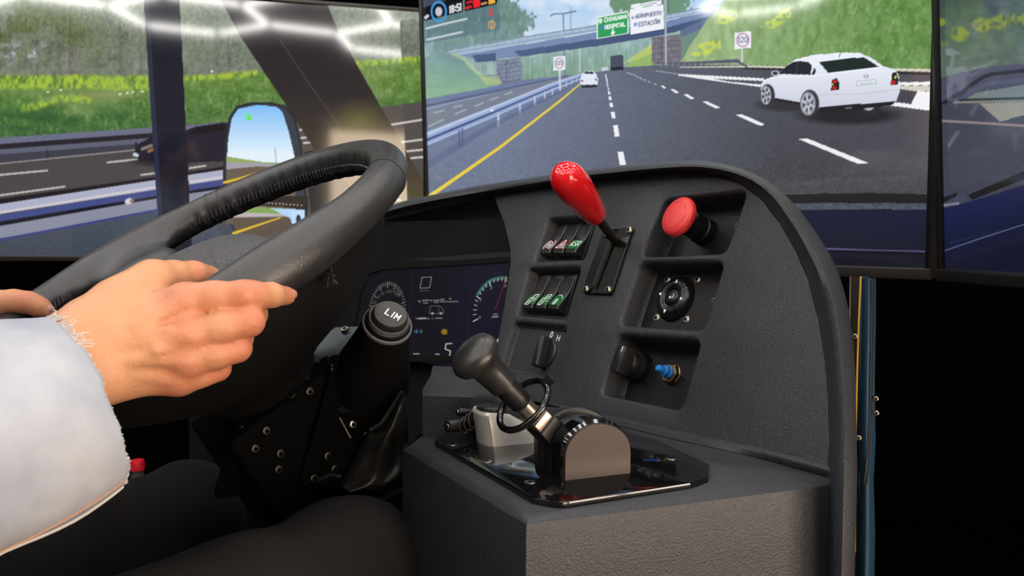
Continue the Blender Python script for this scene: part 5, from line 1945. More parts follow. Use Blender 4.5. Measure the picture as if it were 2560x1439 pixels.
def np_mesh(name, V_, Q, material, parent, local=False, smooth=True, color=None, angle=None):
    me = bpy.data.meshes.new(name)
    if parent is not None and not local:
        inv = WM[parent.name].inverted()
        V_ = V_ @ np.array(inv.to_3x3()).T + np.array(inv.translation)
    me.vertices.add(len(V_))
    me.vertices.foreach_set("co", V_.astype(np.float32).ravel())
    me.loops.add(Q.size)
    me.loops.foreach_set("vertex_index", Q.ravel().astype(np.int32))
    me.polygons.add(len(Q))
    me.polygons.foreach_set("loop_start", (np.arange(len(Q)) * 4).astype(np.int32))
    me.update(calc_edges=True)
    if color is not None:
        att = me.color_attributes.new("tone", 'FLOAT_COLOR', 'POINT')
        att.data.foreach_set("color", np.c_[color, np.ones(len(color))].astype(np.float32).ravel())
    return link(name, me, material, parent, smooth, angle)


# ================================================================== STEERING WHEEL
WC = Vector((-.3287, .8477, CAMZ - .0217))
wr = az(140)                                    # toward the driver's right
wf = az(50)
wt = math.radians(30.14)
wv = unit(wf * math.cos(wt) + UP * math.sin(wt))
wn = unit(wr.cross(wv))
WMAT = frame(WC, wr, wv, wn)
wheel = thing("steering_wheel", "large black leather-wrapped steering wheel gripped by both hands", "steering wheel", mw=WMAT)
RW = .225
h_ = .0024
G = grid((-.262, -.262, -.052), (.262, .262, .034), h_)
x, y, z = G[..., 0], G[..., 1], G[..., 2]
rr = np.hypot(x, y)
ang = np.arctan2(y, x)
# gathered leather along the inner seam
inn = np.clip((RW - rr) / .02, 0, 1) * np.clip(.55 - z / .03, 0, 1)
sp = np.minimum(np.abs(np.angle(np.exp(1j * ang))), np.abs(np.angle(np.exp(1j * (ang - math.pi)))))
rip = np.clip((sp - .30) / .12, 0, 1)
wav = .0017 * np.sin(ang * 62) + .0010 * np.sin(ang * 97 + 1.3) + .0009 * np.sin(ang * 31)
Fd = np.hypot((rr - RW) / 1.0, z / 1.06) - (.0186 + wav * inn * rip)
for sgn in (-1, 1):
    a_ = np.array([sgn * .212, 0, -.002])
    b_ = np.array([sgn * .155, -.006, -.016])
    c_ = np.array([sgn * .080, -.010, -.036])
    # broad flattened spoke
    Gs = G * np.array([1, .42, 1.25])
    s1 = rcone(Gs, a_ * [1, .42, 1.25], b_ * [1, .42, 1.25], .020, .0165)
    s2 = rcone(Gs, b_ * [1, .42, 1.25], c_ * [1, .42, 1.25], .0165, .0155)
    Fd = smin(Fd, smin(s1, s2, .01), .028)
V_, Q = nets(Fd, np.array([-.262, -.262, -.052]), h_)
V_ = relax(V_, Q, 2, .5)
np_mesh("rim", V_, Q, 'leather', wheel, local=True)
# seams in the leather and the stitches on the inner side


def ringpt(a, off, ele):
    return Vector(((RW - .0186 * math.cos(ele) * 1.0 - off) * math.cos(a), (RW - .0186 * math.cos(ele) - off) * math.sin(a), .0196 * math.sin(ele)))


mb = MB()
for i in range(230):
    a = 2 * math.pi * i / 230
    s_ = min(abs(math.atan2(math.sin(a), math.cos(a))), abs(math.atan2(math.sin(a - math.pi), math.cos(a - math.pi))))
    if s_ < .33:
        continue
    p0_, p1_ = ringpt(a, .0012, .05), ringpt(a + .014, .0012, -.36)
    mb.tube([p0_, (p0_ + p1_) * .5 * .998, p1_], .0013, 5)
st_ = mb.build("stitching", 'stitch', wheel, local=True)
st_["kind"] = "stuff"
for a in (math.radians(44), math.radians(145), math.radians(149), math.radians(-60)):
    pts = []
    for k in range(30):
        e = 2 * math.pi * k / 30
        r_ = .0190
        pts.append(Vector(((RW - r_ * math.cos(e)) * math.cos(a), (RW - r_ * math.cos(e)) * math.sin(a), r_ * 1.06 * math.sin(e))))
    MB().tube(pts, .0006, 5, closed=True).build("leather_seam", 'stitch', wheel, local=True)
# centre pad: a wide grained cap sunk below the rim
prof_n = 40
rings = []
for f_, zz in ((1.0, -.060), (1.0, -.026), (.96, -.016), (.86, -.007), (.60, -.001), (.25, .001), (.02, .0015)):
    rings.append([Vector((.120 * f_ * math.copysign(abs(math.cos(t)) ** .75, math.cos(t)), -.012 + .088 * f_ * math.copysign(abs(math.sin(t)) ** .75, math.sin(t)), zz)) for t in np.linspace(0, 2 * math.pi, prof_n, endpoint=False)])
MB().loft(rings, True, True, True).build("centre_pad", 'hub', wheel, local=True, angle=60)
# lower skirt of the wheel boss on the driver's right
rings = []
for r_, zz in ((.212, -.012), (.206, -.030), (.190, -.058), (.160, -.088), (.122, -.112), (.085, -.132), (.060, -.150)):
    rings.append([Vector((r_ * math.cos(math.radians(t)), r_ * math.sin(math.radians(t)), zz)) for t in range(-78, 84, 6)])
rings2 = [[q * .97 + Vector((0, 0, -.004)) for q in r] for r in rings]
mb = MB().loft(rings, False)
mb.loft(rings2, False)
M['skirt'] = mat("grained_black_skirt", srgb(15, 15, 16), .6, spec=.25, bump=('voronoi', 420.0, .4, .0008))
mb.build("boss_skirt", 'skirt', wheel, local=True, angle=70)
MB().lathe((0, 0, -.175), Vector((0, 0, 1)), [(.045, 0), (.062, .02), (.070, .06), (.075, .115)], 32).build("boss", 'black_matte', wheel, local=True)
# frayed end of the leather at the right spoke
mb = MB()
rng_ = random.Random(4)
b0 = WMAT.inverted() @ on(806, 690, (WC + wr * .19 - wn * .004, unit(CAM - WC)))
for k in range(10):
    q = b0 + Vector((rng_.uniform(-.010, .010), rng_.uniform(-.006, .006), rng_.uniform(-.004, .004)))
    mb.tube([q, q + Vector((rng_.uniform(-.008, .008), rng_.uniform(-.004, .008), rng_.uniform(-.006, .002))), q + Vector((rng_.uniform(-.014, .014), rng_.uniform(-.006, .010), rng_.uniform(-.010, 0)))], .0011, 5)
mb.build("frayed_leather", 'leather', wheel, local=True)

# ================================================================== STEERING COLUMN
col = thing("steering_mechanism", "black steering mechanism brackets with bolts and a wrinkled vinyl boot", "steering gear", tuple(at(760, 1250, .98)))
ax_d = -wn                                       # column axis, down and forward
c0 = WC + ax_d * .15
c1 = WC + ax_d * .34
MB().cyl(c0, c1, .045, .05, 28).build("column_tube", 'black_matte', col)
vx = unit(Vector((wr.x, wr.y, 0)))
# main gearbox block and its cheek plates
blk = at(740, 1090, .93)
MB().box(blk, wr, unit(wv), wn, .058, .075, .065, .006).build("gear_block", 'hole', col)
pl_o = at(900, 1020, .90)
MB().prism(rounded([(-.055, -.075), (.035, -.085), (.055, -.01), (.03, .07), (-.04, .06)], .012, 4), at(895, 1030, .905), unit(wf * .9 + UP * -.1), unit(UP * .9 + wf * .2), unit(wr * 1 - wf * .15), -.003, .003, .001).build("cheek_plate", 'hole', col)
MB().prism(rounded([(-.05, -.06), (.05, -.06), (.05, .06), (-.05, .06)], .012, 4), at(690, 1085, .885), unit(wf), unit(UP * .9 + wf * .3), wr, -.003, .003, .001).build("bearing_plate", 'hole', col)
# grey support bracket beside the stalk
gp = (at(840, 855, .93), unit(Vector((-.25, -.62, .74))))
ga_ = [on(px, py, gp) for px, py in ((838, 818), (905, 815), (882, 868), (848, 900), (800, 908), (745, 893))]
gb_ = [q - gp[1] * .003 for q in ga_]
M['bracket'] = mat("grey_steel_bracket", srgb(74, 82, 86), .42, metal=.5)
MB().loft([gb_, ga_], True, True, True).build("support_bracket", 'bracket', col, smooth=False)
screw(col, on(864, 826, gp), gp[1], .0050, .004)
gp2 = (at(570, 985, .80), unit(Vector((-.2, -.5, .84))))
ga_ = [on(px, py, gp2) for px, py in ((528, 984), (608, 966), (588, 990), (560, 990))]
MB().loft([[q - gp2[1] * .003 for q in ga_], ga_], True, True, True).build("lower_bracket", 'bracket', col, smooth=False)
# curved collar plate under the stalk
arc_o = [(815, 985), (828, 1015), (862, 1030), (905, 1022), (950, 985)]
arc_i = [(800, 955), (822, 985), (860, 1000), (900, 992), (940, 960)]
o3 = [V3(q) for q in spline([at(x_, y_, .885) for x_, y_ in arc_o], 16)]
i3 = [V3(q) for q in spline([at(x_, y_, .893) for x_, y_ in arc_i], 16)]
MB().loft([i3, o3, [q + Vector((0, .01, -.012)) for q in o3]], False).build("collar_plate", 'black_metal', col)
# button-head bolts, each seated on the plate or block behind it
from mathutils.bvhtree import BVHTree
bv, bf = [], []
for ch in col.children:
    if ch.name.split('.')[0] in ('gear_block', 'cheek_plate', 'bearing_plate', 'column_tube', 'collar_plate', 'column_foot'):
        o_n = len(bv)
        bv += [WM[ch.name] @ v.co for v in ch.data.vertices]
        bf += [[i + o_n for i in pg.vertices] for pg in ch.data.polygons]
col_bvh = BVHTree.FromPolygons(bv, bf)
M['bolt_dark'] = mat("black_oxide_bolt", srgb(52, 50, 47), .3, metal=.9)
for px, py, d, m_ in ((712, 952, .90, 'bolt_dark'), (765, 943, .90, 'bolt_dark'), (728, 990, .90, 'bolt_dark'), (773, 978, .90, 'bolt_dark'), (814, 902, .90, 'bolt_dark'), (827, 922, .90, 'bolt_dark'),
                      (602, 1065, .865, 'bolt_dark'), (665, 1076, .865, 'bolt_dark'), (637, 1121, .862, 'bolt_dark'), (700, 1133, .862, 'bolt_dark'), (819, 1140, .87, 'bolt_dark'), (696, 1173, .87, 'bolt_dark'),
                      (962, 978, .873, 'screw'), (881, 1060, .873, 'screw'), (991, 1011, .868, 'bolt_dark'), (916, 1088, .868, 'bolt_dark'), (836, 1172, .86, 'bolt_dark'), (784, 1196, .86, 'bolt_dark')):
    hit = col_bvh.ray_cast(CAM, unit(ray(px, py)))
    pos = hit[0] if hit[0] is not None else at(px, py, d)
    nn = unit(CAM - pos)
    if hit[1] is not None:
        nn = hit[1] if hit[1].dot(nn) > 0 else -hit[1]
        nn = unit(nn + unit(CAM - pos) * .4)
    screw(col, pos, nn, .0056 if m_ == 'bolt_dark' else .0050, .0036, m=m_)
# bright worn edges of the plates
for A_, B_ in (((702, 1016, .90), (740, 1086, .90)), ((808, 988, .89), (836, 1020, .89)), ((836, 1020, .89), (876, 1094, .885)), ((684, 936, .9), (698, 927, .9))):
    MB().tube([at(*A_), at(*B_)], .0010, 6).build("worn_plate_edge", 'worn_steel', col)
# vinyl boot
M['vinyl'] = mat("black_vinyl", srgb(34, 33, 32), .42, spec=.5, bump=('noise', 40.0, .3, .003))
NB = 26
bl = [(1004, 978), (958, 1050), (930, 1072), (905, 1110), (880, 1160), (862, 1190), (845, 1212)]
br = [(1010, 990), (1016, 1060), (1018, 1100), (1014, 1160), (1002, 1190), (960, 1222), (890, 1238)]
rows_ = []
for i, (l_, r_) in enumerate(zip(bl, br)):
    row = []
    for k in range(NB):
        t = k / (NB - 1)
        px = l_[0] + (r_[0] - l_[0]) * t
        py = l_[1] + (r_[1] - l_[1]) * t
        d = .885 - .030 * math.sin(math.pi * t) + .008 * math.sin(t * 6.5 + i * 1.0) + .003 * math.sin(t * 14 - i * .7)
        row.append(at(px, py, d))
    rows_.append(row)
rs = []
for k in range(NB):
    rs.append(spline([r[k] for r in rows_], 24))
rows_ = [[V3(rs[k][i]) for k in range(NB)] for i in range(24)]
mb = MB().loft(rows_, False)
mb.loft([[q + Vector((0, .012, 0)) for q in r] for r in rows_], False)
mb.build("vinyl_boot", 'vinyl', col, angle=None)
MB().tube([at(1006, 976, .868), at(985, 1010, .866), at(955, 1056, .864), at(925, 1075, .864)], .0022, 6).build("boot_hem", 'vinyl', col)
MB().tube([at(852, 1192, .85), at(825, 1186, .85), at(795, 1200, .852)], .002, 6).build("boot_lower_hem", 'vinyl', col)
# bar under the boot
MB().tube([at(905, 1272, .86), at(1022, 1222, .90)], .0042, 8).build("floor_bar", 'black_metal', col)
# column foot down to the cab floor
MB().box(at(800, 1300, .97) - UP * .18, wr, wf, UP, .05, .07, .22, .01).build("column_foot", 'black_matte', col)

# ================================================================== COLUMN STALK WITH LIM BUTTON
stk = thing("column_stalk", "thick black column stalk with round end button marked LIM", "stalk", tuple(at(975, 800, .86)))
sa = at(977, 783, .838)                           # button face centre
sdir = unit(at(925, 948, .915) - sa)              # from the face into the stalk
prof = [(.0002, 0), (.0166, .0004), (.0180, .0022), (.0182, .0060)]
bt = MB().lathe(sa, sdir, prof, 40, True, True).build("end_button", 'knob_black', stk, angle=50)
MB().lathe(sa + sdir * .003, sdir, [(.0186, .004), (.0205, .0034), (.0212, .0050), (.0210, .0100)], 40, False, False).build("button_ring", 'rocker_edge', stk)
MB().lathe(sa + sdir * .010, sdir, [(.0205, 0), (.0222, .0010), (.0228, .0030), (.0226, .012)], 40, False, False).build("collar_ring", 'black', stk)
MB().lathe(sa + sdir * .016, sdir, [(.0236, -.0005), (.0254, .0), (.0258, .0025), (.0250, .004)], 40, False, False).build("outer_ring", 'rocker_edge', stk)
MB().lathe(sa + sdir * .017, sdir, [(.0240, 0), (.0256, .004), (.0275, .020), (.0330, .045), (.0400, .075), (.0440, .10), (.0430, .125)], 44).build("stalk_body", 'black_matte', stk)
tl, tw = text_lines("LIM", .55, .28)
bx_ = unit(at(1010, 800, .838) - at(960, 768, .838))
fx = unit(bx_ - sdir * bx_.dot(sdir))
fy = unit(fx.cross(sdir))
if fy.z < 0:
    fy = -fy
hgt = .0078
MB().ribbon([[((px - tw / 2) * hgt, (py - .5) * hgt) for px, py in l_] for l_ in tl], .0014, sa + fx * .0026 - fy * .0004, fx, fy, -sdir, .0006).build("printed_word", 'white_print', bt, smooth=False)
tl, tw = text_lines("01", .55, .4)

# ================================================================== THE DRIVER
person = thing("person", "driver in pale denim jacket and black trousers holding the wheel with both hands", "person", (-.55, .48, 0))


def skin_material():
    m = mat("skin", srgb(226, 172, 138), .44, spec=.4)
    nt = m.node_tree
    b = nt.nodes["Principled BSDF"]
    a = nt.nodes.new("ShaderNodeAttribute")
    a.attribute_name = "tone"
    n = nt.nodes.new("ShaderNodeTexNoise")
    n.inputs["Scale"].default_value = 55
    n.inputs["Detail"].default_value = 5
    tc = nt.nodes.new("ShaderNodeTexCoord")
    nt.links.new(tc.outputs["Object"], n.inputs["Vector"])
    r = nt.nodes.new("ShaderNodeMapRange")
    r.inputs["To Min"].default_value = .86
    r.inputs["To Max"].default_value = 1.10
    nt.links.new(n.outputs["Fac"], r.inputs["Value"])
    mx = nt.nodes.new("ShaderNodeVectorMath")
    mx.operation = 'SCALE'
    nt.links.new(a.outputs["Color"], mx.inputs[0])
    nt.links.new(r.outputs["Result"], mx.inputs["Scale"])
    nt.links.new(mx.outputs["Vector"], b.inputs["Base Color"])
    v = nt.nodes.new("ShaderNodeTexVoronoi")
    v.inputs["Scale"].default_value = 650
    nt.links.new(tc.outputs["Object"], v.inputs["Vector"])
    w2 = nt.nodes.new("ShaderNodeTexNoise")
    w2.inputs["Scale"].default_value = 150
    w2.inputs["Detail"].default_value = 4
    w2.inputs["Distortion"].default_value = 1.5
    nt.links.new(tc.outputs["Object"], w2.inputs["Vector"])
    b2 = nt.nodes.new("ShaderNodeBump")
    b2.inputs["Strength"].default_value = .35
    b2.inputs["Distance"].default_value = .0016
    nt.links.new(w2.outputs["Fac"], b2.inputs["Height"])
    bm = nt.nodes.new("ShaderNodeBump")
    bm.inputs["Strength"].default_value = .22
    bm.inputs["Distance"].default_value = .0006
    nt.links.new(b2.outputs["Normal"], bm.inputs["Normal"])
    nt.links.new(v.outputs["Distance"], bm.inputs["Height"])
    nt.links.new(bm.outputs["Normal"], b.inputs["Normal"])
    return m


M['skin'] = skin_material()
M['nail'] = mat("fingernail", srgb(178, 128, 112), .3, spec=.5)


def tone(V_, reds):
    base = np.array(srgb(208, 150, 112)[:3])
    red = np.array(srgb(200, 114, 90)[:3])
    t = np.zeros(len(V_))
    for c_, r_, s_ in reds:
        d = np.linalg.norm(V_ - np.array(tuple(c_)), axis=1)
        t = np.maximum(t, np.clip(1.3 - d / r_, 0, 1) * s_)
    return base * (1 - t[:, None]) + red * t[:, None]


def A3(px, py, d):
    return np.array(tuple(at(px, py, d)))


# ---- right hand closed round the rim, index finger stretched along it
W1, W2 = A3(212, 838, .590), A3(262, 930, .592)      # wrist, thumb side and little-finger side
MC = {'i': A3(462, 752, .608), 'm': A3(474, 838, .600), 'r': A3(470, 902, .602), 'p': A3(446, 948, .610)}
FING = {
    'i': [(MC['i'], .0128), (A3(535, 742, .610), .0110), (A3(612, 737, .613), .0103), (A3(640, 738, .620), .0094), (A3(678, 737, .634), .0088), (A3(716, 739, .654), .0074)],
    'm': [(MC['m'], .0118), (A3(555, 818, .603), .0108), (A3(622, 803, .612), .0106), (A3(634, 785, .640), .0095), (A3(610, 762, .676), .0086), (A3(585, 745, .690), .008)],
    'r': [(MC['r'], .0112), (A3(540, 884, .606), .0102), (A3(592, 869, .614), .0099), (A3(600, 845, .642), .0090), (A3(580, 820, .672), .0082), (A3(560, 800, .684), .0075)],
    'p': [(MC['p'], .0104), (A3(500, 934, .612), .0094), (A3(543, 919, .619), .0090), (A3(552, 893, .642), .0080), (A3(538, 868, .664), .0072), (A3(520, 850, .674), .0066)],
}
THUMB = [(A3(290, 752, .606), .0165), (A3(382, 702, .626), .0136), (A3(432, 690, .644), .0112), (A3(484, 690, .662), .0110), (A3(520, 698, .676), .0096), (A3(548, 704, .690), .0080)]
ELB = np.array((-.405, .360, CAMZ - .150))
WR = (W1 + W2) / 2
lo = np.array([-.50, .42, CAMZ - .22])
hi = np.array([-.145, .72, CAMZ + .012])
hh_ = .0021
G = grid(lo, hi, hh_)
arm = smin(rcone(G, W1, WR + (ELB - WR) * .45 + (W1 - WR) * .3 - np.array([0, 0, .012]), .0200, .027), rcone(G, W2, WR + (ELB - WR) * .45 + (W2 - WR) * .5 - np.array([0, 0, .012]), .0190, .027), .02)
palm = None
for key, wt_, r0 in (('i', .12, .0195), ('m', .40, .0195), ('r', .70, .0185), ('p', 1.0, .0170)):
    a_ = W1 + (W2 - W1) * wt_
    c_ = rcone(G, a_, MC[key] + np.array([0, .004, 0]), r0, .0125)
    palm = c_ if palm is None else smin(palm, c_, .012)
# heel of the hand and thumb ball on the far (palm) side
palm = smin(palm, rcone(G, A3(300, 870, .610), A3(420, 850, .625), .018, .014), .012)
palm = smin(palm, rcone(G, A3(250, 800, .598), THUMB[1][0], .019, .0135), .012)
hand = smin(arm, palm, .018)
# knuckle heads, tendons and veins on the back of the hand
for key, r_ in (('i', .0118), ('m', .0118), ('r', .0108), ('p', .0098)):
    n_ = (np.array(tuple(CAM)) - MC[key])
    n_ = n_ / np.linalg.norm(n_)
    hand = smin(hand, np.linalg.norm(G - (MC[key] + n_ * .0035), axis=-1) - r_, .008)
for key, wt_ in (('m', .42), ('r', .66), ('p', .92), ('i', .2)):
    a_ = W1 + (W2 - W1) * wt_
    n_ = (np.array(tuple(CAM)) - MC[key])
    n_ = n_ / np.linalg.norm(n_)
    hand = smin(hand, rcone(G, a_ + n_ * .0172 + (MC[key] - a_) * .25, MC[key] + n_ * .0112, .0026, .0034), .0055)
for a_, b_ in ((A3(330, 905, .5815), A3(395, 874, .5835)), (A3(395, 874, .5835), A3(440, 868, .589)), (A3(300, 850, .579), A3(420, 818, .587)), (A3(345, 815, .583), A3(430, 775, .594))):
    hand = smin(hand, rcone(G, a_ - np.array([0, .0012, 0]), b_ - np.array([0, .0012, 0]), .0020, .0018), .006)


def chain(ch, k=.006):
    f_ = None
    for (a_, ra), (b_, rb) in zip(ch[:-1], ch[1:]):
        c_ = rcone(G, a_, b_, ra, rb)
        f_ = c_ if f_ is None else smin(f_, c_, k)
    return f_


out = None
for key in 'imrp':
    f_ = smin(chain(FING[key]), hand + .0, .006) if False else chain(FING[key])
    out = f_ if out is None else np.minimum(out, f_)
th = chain(THUMB, .007)
hand = smin(hand, th, .009)
full = smin(hand, out, .004)
V_, Q = big_parts(*nets(full, lo, hh_))
V_ = relax(V_, Q, 2, .45)
reds = [(MC[k], .020, .9) for k in 'imrp'] + [(FING['i'][2][0], .016, 1.0), (FING['m'][2][0], .022, .8), (FING['r'][2][0], .022, .8), (FING['p'][2][0], .022, .8), (FING['i'][5][0], .018, .7), (THUMB[3][0], .018, .7), (FING['i'][1][0], .018, .5)]
T_ = tone(V_, reds)
pieces = [(V_, Q, T_)]

# ---- left hand on the far side of the rim
lo = np.array([-.74, .78, CAMZ - .22])
hi = np.array([-.44, 1.02, CAMZ + .02])
G = grid(lo, hi, .0024)
LW = A3(-250, 880, .86)
lh = smin(rcone(G, LW, A3(-110, 800, .89), .026, .024), rcone(G, LW + np.array([0, .03, 0]), A3(-120, 850, .92), .024, .022), .02)
LT = [(A3(-90, 790, .885), .018), (A3(-20, 758, .892), .0140), (A3(35, 752, .897), .0118), (A3(72, 757, .900), .0116), (A3(100, 768, .903), .0100), (A3(122, 780, .906), .0072)]
lh = smin(lh, chain(LT, .006), .010)
for k, (dy, dd) in enumerate(((35, .0), (75, .0), (112, .0), (145, 0))):
    ch = [(A3(-70 - k * 14, 800 + dy * .55, .915), .0115), (A3(-20 - k * 22, 775 + dy * .9, .955), .0100), (A3(-15 - k * 22, 800 + dy * .9, .985), .0090), (A3(-50 - k * 20, 830 + dy * .8, .985), .0080)]
    lh = np.minimum(lh, smin(chain(ch, .006), lh, .006))
lh = smin(lh, rcone(G, A3(-40, 790, .895), A3(2, 778, .902), .014, .0115), .006)
V_, Q = big_parts(*nets(lh, lo, .0024))
V_ = relax(V_, Q, 2, .45)
pieces.append((V_, Q, tone(V_, [(LT[3][0], .02, .8), (LT[1][0], .02, .6)])))

# ---- forearms, upper arms, trunk, neck and head (mostly under the clothes and out of view)
TC = np.array((-.70, .50, CAMZ))
rgt = np.array(tuple(wr))
fwd = np.array(tuple(wf))
SHR = TC + rgt * .19 + np.array([0, 0, .10])
SHL = TC - rgt * .19 + np.array([0, 0, .10])
ELL = np.array((-.80, .68, CAMZ - .14))
HD = TC + fwd * .05 + np.array([0, 0, .36])
lo = np.array([-1.12, .10, CAMZ - .52])
hi = np.array([-.20, 1.05, CAMZ + .52])
G = grid(lo, hi, .008)
bd = rcone(G, TC + np.array([0, 0, -.42]), TC + np.array([0, 0, .02]), .12, .125)
bd = smin(bd, rcone(G, SHL, SHR, .05, .05), .06)
bd = smin(bd, rcone(G, TC + np.array([0, 0, .1]), HD - np.array([0, 0, .08]), .055, .055), .03)
bd = smin(bd, rcone(G, SHR, ELB, .045, .036), .03)
bd = smin(bd, rcone(G, ELB, WR + (ELB - WR) * .30, .036, .026), .02)
bd = smin(bd, rcone(G, SHL, ELL, .045, .036), .03)
bd = smin(bd, rcone(G, ELL, LW, .036, .024), .02)
hdq = np.sqrt((((G - HD) @ rgt) / .074) ** 2 + (((G - HD) @ fwd) / .095) ** 2 + ((G - HD)[..., 2] / .118) ** 2)
bd = smin(bd, (hdq - 1) * .08, .02)
bd = smin(bd, rcone(G, HD + fwd * .088 + np.array([0, 0, .012]), HD + fwd * .108 + np.array([0, 0, -.02]), .010, .014), .012)
for s_ in (-1, 1):
    bd = smin(bd, rcone(G, HD + rgt * (.076 * s_) + np.array([0, 0, .015]), HD + rgt * (.078 * s_) + np.array([0, 0, -.02]), .012, .010), .006)
V_, Q = big_parts(*nets(bd, lo, .008))
V_ = relax(V_, Q, 2, .5)
pieces.append((V_, Q, tone(V_, [])))
off = 0
VV, QQ, TT = [], [], []
for v_, q_, t_ in pieces:
    VV.append(v_)
    QQ.append(q_ + off)
    TT.append(t_)
    off += len(v_)
body = np_mesh("body", np.vstack(VV), np.vstack(QQ), 'skin', person, color=np.vstack(TT))
body["label"] = "bare hands and wrists, right index finger stretched along the rim"


def nail(c_, axis, up, w_, l_):
    axis, up = unit(Vector(axis)), unit(Vector(up))
    up = unit(up - axis * up.dot(axis))
    sx_ = axis.cross(up)
    rows = []
    for i in range(7):
        t = i / 6
        ww = w_ * (math.sqrt(max(0, 1 - (2 * t - 1) ** 4)) * .9 + .1)
        rows.append([Vector(c_) + axis * ((t - .5) * l_) + sx_ * (ww * math.sin(a)) + up * (w_ * (math.cos(a) - 1) * .9 + .0006 - .0012 * (2 * t - 1) ** 2) for a in np.linspace(-1, 1, 7)])
    m_ = MB().loft(rows, False)
    return m_


# fingernails that show: right index tip and left thumb
ti = FING['i']
ax_ = Vector(tuple(ti[5][0] - ti[4][0]))
upn = Vector(tuple(np.array(tuple(CAM)) - ti[5][0])) * .55 + Vector((.55, .1, .25))
ndir = unit(unit(upn) - unit(ax_) * unit(upn).dot(unit(ax_)))
nail(Vector(tuple(ti[5][0])) + ndir * .0073 + unit(ax_) * .0015, ax_, ndir, .0042, .0085).build("fingernail", 'nail', person, angle=None)
ax_ = Vector(tuple(LT[5][0] - LT[4][0]))
ndir = unit(Vector((.35, -.55, .75)))
ndir = unit(ndir - unit(ax_) * ndir.dot(unit(ax_)))
nail(Vector(tuple(LT[5][0])) * .35 + Vector(tuple(LT[4][0])) * .65 + unit(ax_) * .004 + ndir * .0088, ax_, ndir, .0055, .0130).build("fingernail", 'nail', person, angle=None)

# ---- hair
M['hair'] = mat("dark_hair", srgb(30, 24, 20), .5, bump=('noise', 200.0, .6, .003))
G = grid(HD - .16, HD + .18, .008)
hq = np.sqrt((((G - HD) @ rgt) / .086) ** 2 + (((G - HD) @ fwd + .012) / .106) ** 2 + (((G - HD)[..., 2] - .012) / .126) ** 2)
hr = (hq - 1) * .09
cut = .055 + (HD[2] - G[..., 2]) * .55 - 0 * hr
hr = np.maximum(hr, ((G - HD) @ fwd) - .075 + np.clip(.05 - (G - HD)[..., 2], 0, 1) * 1.4)
hr = np.maximum(hr, -(G - HD)[..., 2] - .07)
V_, Q = nets(hr, HD - .16, .008)
np_mesh("hair", relax(V_, Q, 2), Q, 'hair', person)
for s_ in (-1, 1):
    ec = HD + fwd * .088 + rgt * (.030 * s_) + np.array([0, 0, .012])
    MB().lathe(V3(ec), V3(fwd), [(.011, -.004), (.009, .003), (.004, .0065), (.0005, .007)], 16).build("eye", mat("eye_white", srgb(225, 222, 216), .3), person)
MB().tube([V3(HD + fwd * (.094 - abs(t) * .25) + rgt * t + np.array([0, 0, -.055])) for t in np.linspace(-.024, .024, 9)], .004, 6).build("lips", mat("lips", srgb(176, 100, 92), .5), person)

# ---- jacket
M['denim'] = mat("pale_denim", srgb(158, 165, 178), .85, spec=.15, var=(22.0, .22, srgb(186, 190, 198)), bump=('noise', 900.0, .5, .0010))
M['denim_edge'] = mat("raw_denim_edge", srgb(205, 205, 204), .9, spec=.1)
M['thread'] = mat("tan_seam_thread", srgb(196, 150, 122), .8)


NRG = 96


def ring_from(top, bot, near, n=96):
    t_, b_, m_ = at(*top), at(*bot), at(*near)
    c_ = (t_ + b_) / 2
    a_ = (t_ - b_) / 2
    d_ = m_ - c_
    return [c_ + a_ * math.cos(2 * math.pi * k / n) + d_ * math.sin(2 * math.pi * k / n) for k in range(n)]


key_r = [ring_from((122, 795, .582), (306, 1211, .555), (279, 985, .520)),
         ring_from((15, 808, .560), (190, 1288, .528), (165, 1030, .482)),
         ring_from((-130, 838, .536), (10, 1372, .498), (10, 1090, .446)),
         ring_from((-330, 880, .500), (-230, 1480, .464), (-200, 1160, .405))]


def ring_world(c_, ax_, x_, ra, rb):
    ax_ = unit(ax_)
    x_ = unit(x_ - ax_ * x_.dot(ax_))
    y_ = ax_.cross(x_)
    return [c_ + x_ * (ra * math.cos(2 * math.pi * k / NRG)) - y_ * (rb * math.sin(2 * math.pi * k / NRG)) for k in range(NRG)]


eb_, sh_ = V3(ELB), V3(SHR)
key_r.append(ring_world(eb_ + Vector((-.012, -.01, 0)), sh_ - V3(WR), UP, .062, .058))
key_r.append(ring_world(eb_.lerp(sh_, .5), sh_ - eb_, Vector((0, .6, .5)), .066, .064))
key_r.append(ring_world(sh_, sh_ - eb_, Vector((0, .8, .2)), .075, .07))
cols_ = []
for k in range(NRG):
    cols_.append(spline([r[k] for r in key_r], 130))
arr = np.array(cols_)                                   # k, along, xyz
# folds in the cloth
ctr = arr.mean(0, keepdims=True)
nrm = arr - ctr
nrm /= np.linalg.norm(nrm, axis=-1, keepdims=True)
kk_, ii_ = np.meshgrid(np.arange(NRG), np.arange(130), indexing='ij')
sa_ = ii_ * .62 + kk_ * .78
ta_ = kk_ * .62 - ii_ * .78
fold = (vnoise(sa_ + 40, ta_ + 80, 9, 34, 91, 1) - .5) * .0270 + (vnoise(sa_ + 9, ta_ + 70, 5, 14, 94, 2) - .5) * .0080 + (vnoise(ii_ * 1.0, kk_ * 1.0, 4, 4, 93, 2) - .5) * .0016
fold = fold * np.clip(ii_ / 20.0, .12, 1) * (1 - .8 * np.exp(-((kk_ - 44) / 6.0) ** 2))
seam_w = np.abs(vnoise(kk_ * 1.0, ii_ * 0.0, 2.6, 3, 95, 2) - .5) * .010
arr = arr + nrm * fold[..., None]
axis0 = unit(V3(arr[:, 0].mean(0)) - V3(arr[:, 10].mean(0)))
arr[:, 0] += np.array(tuple(axis0)) * (seam_w[:, :1] - .004)
rings = [[V3(arr[k, i]) for k in range(NRG)] for i in range(130)]
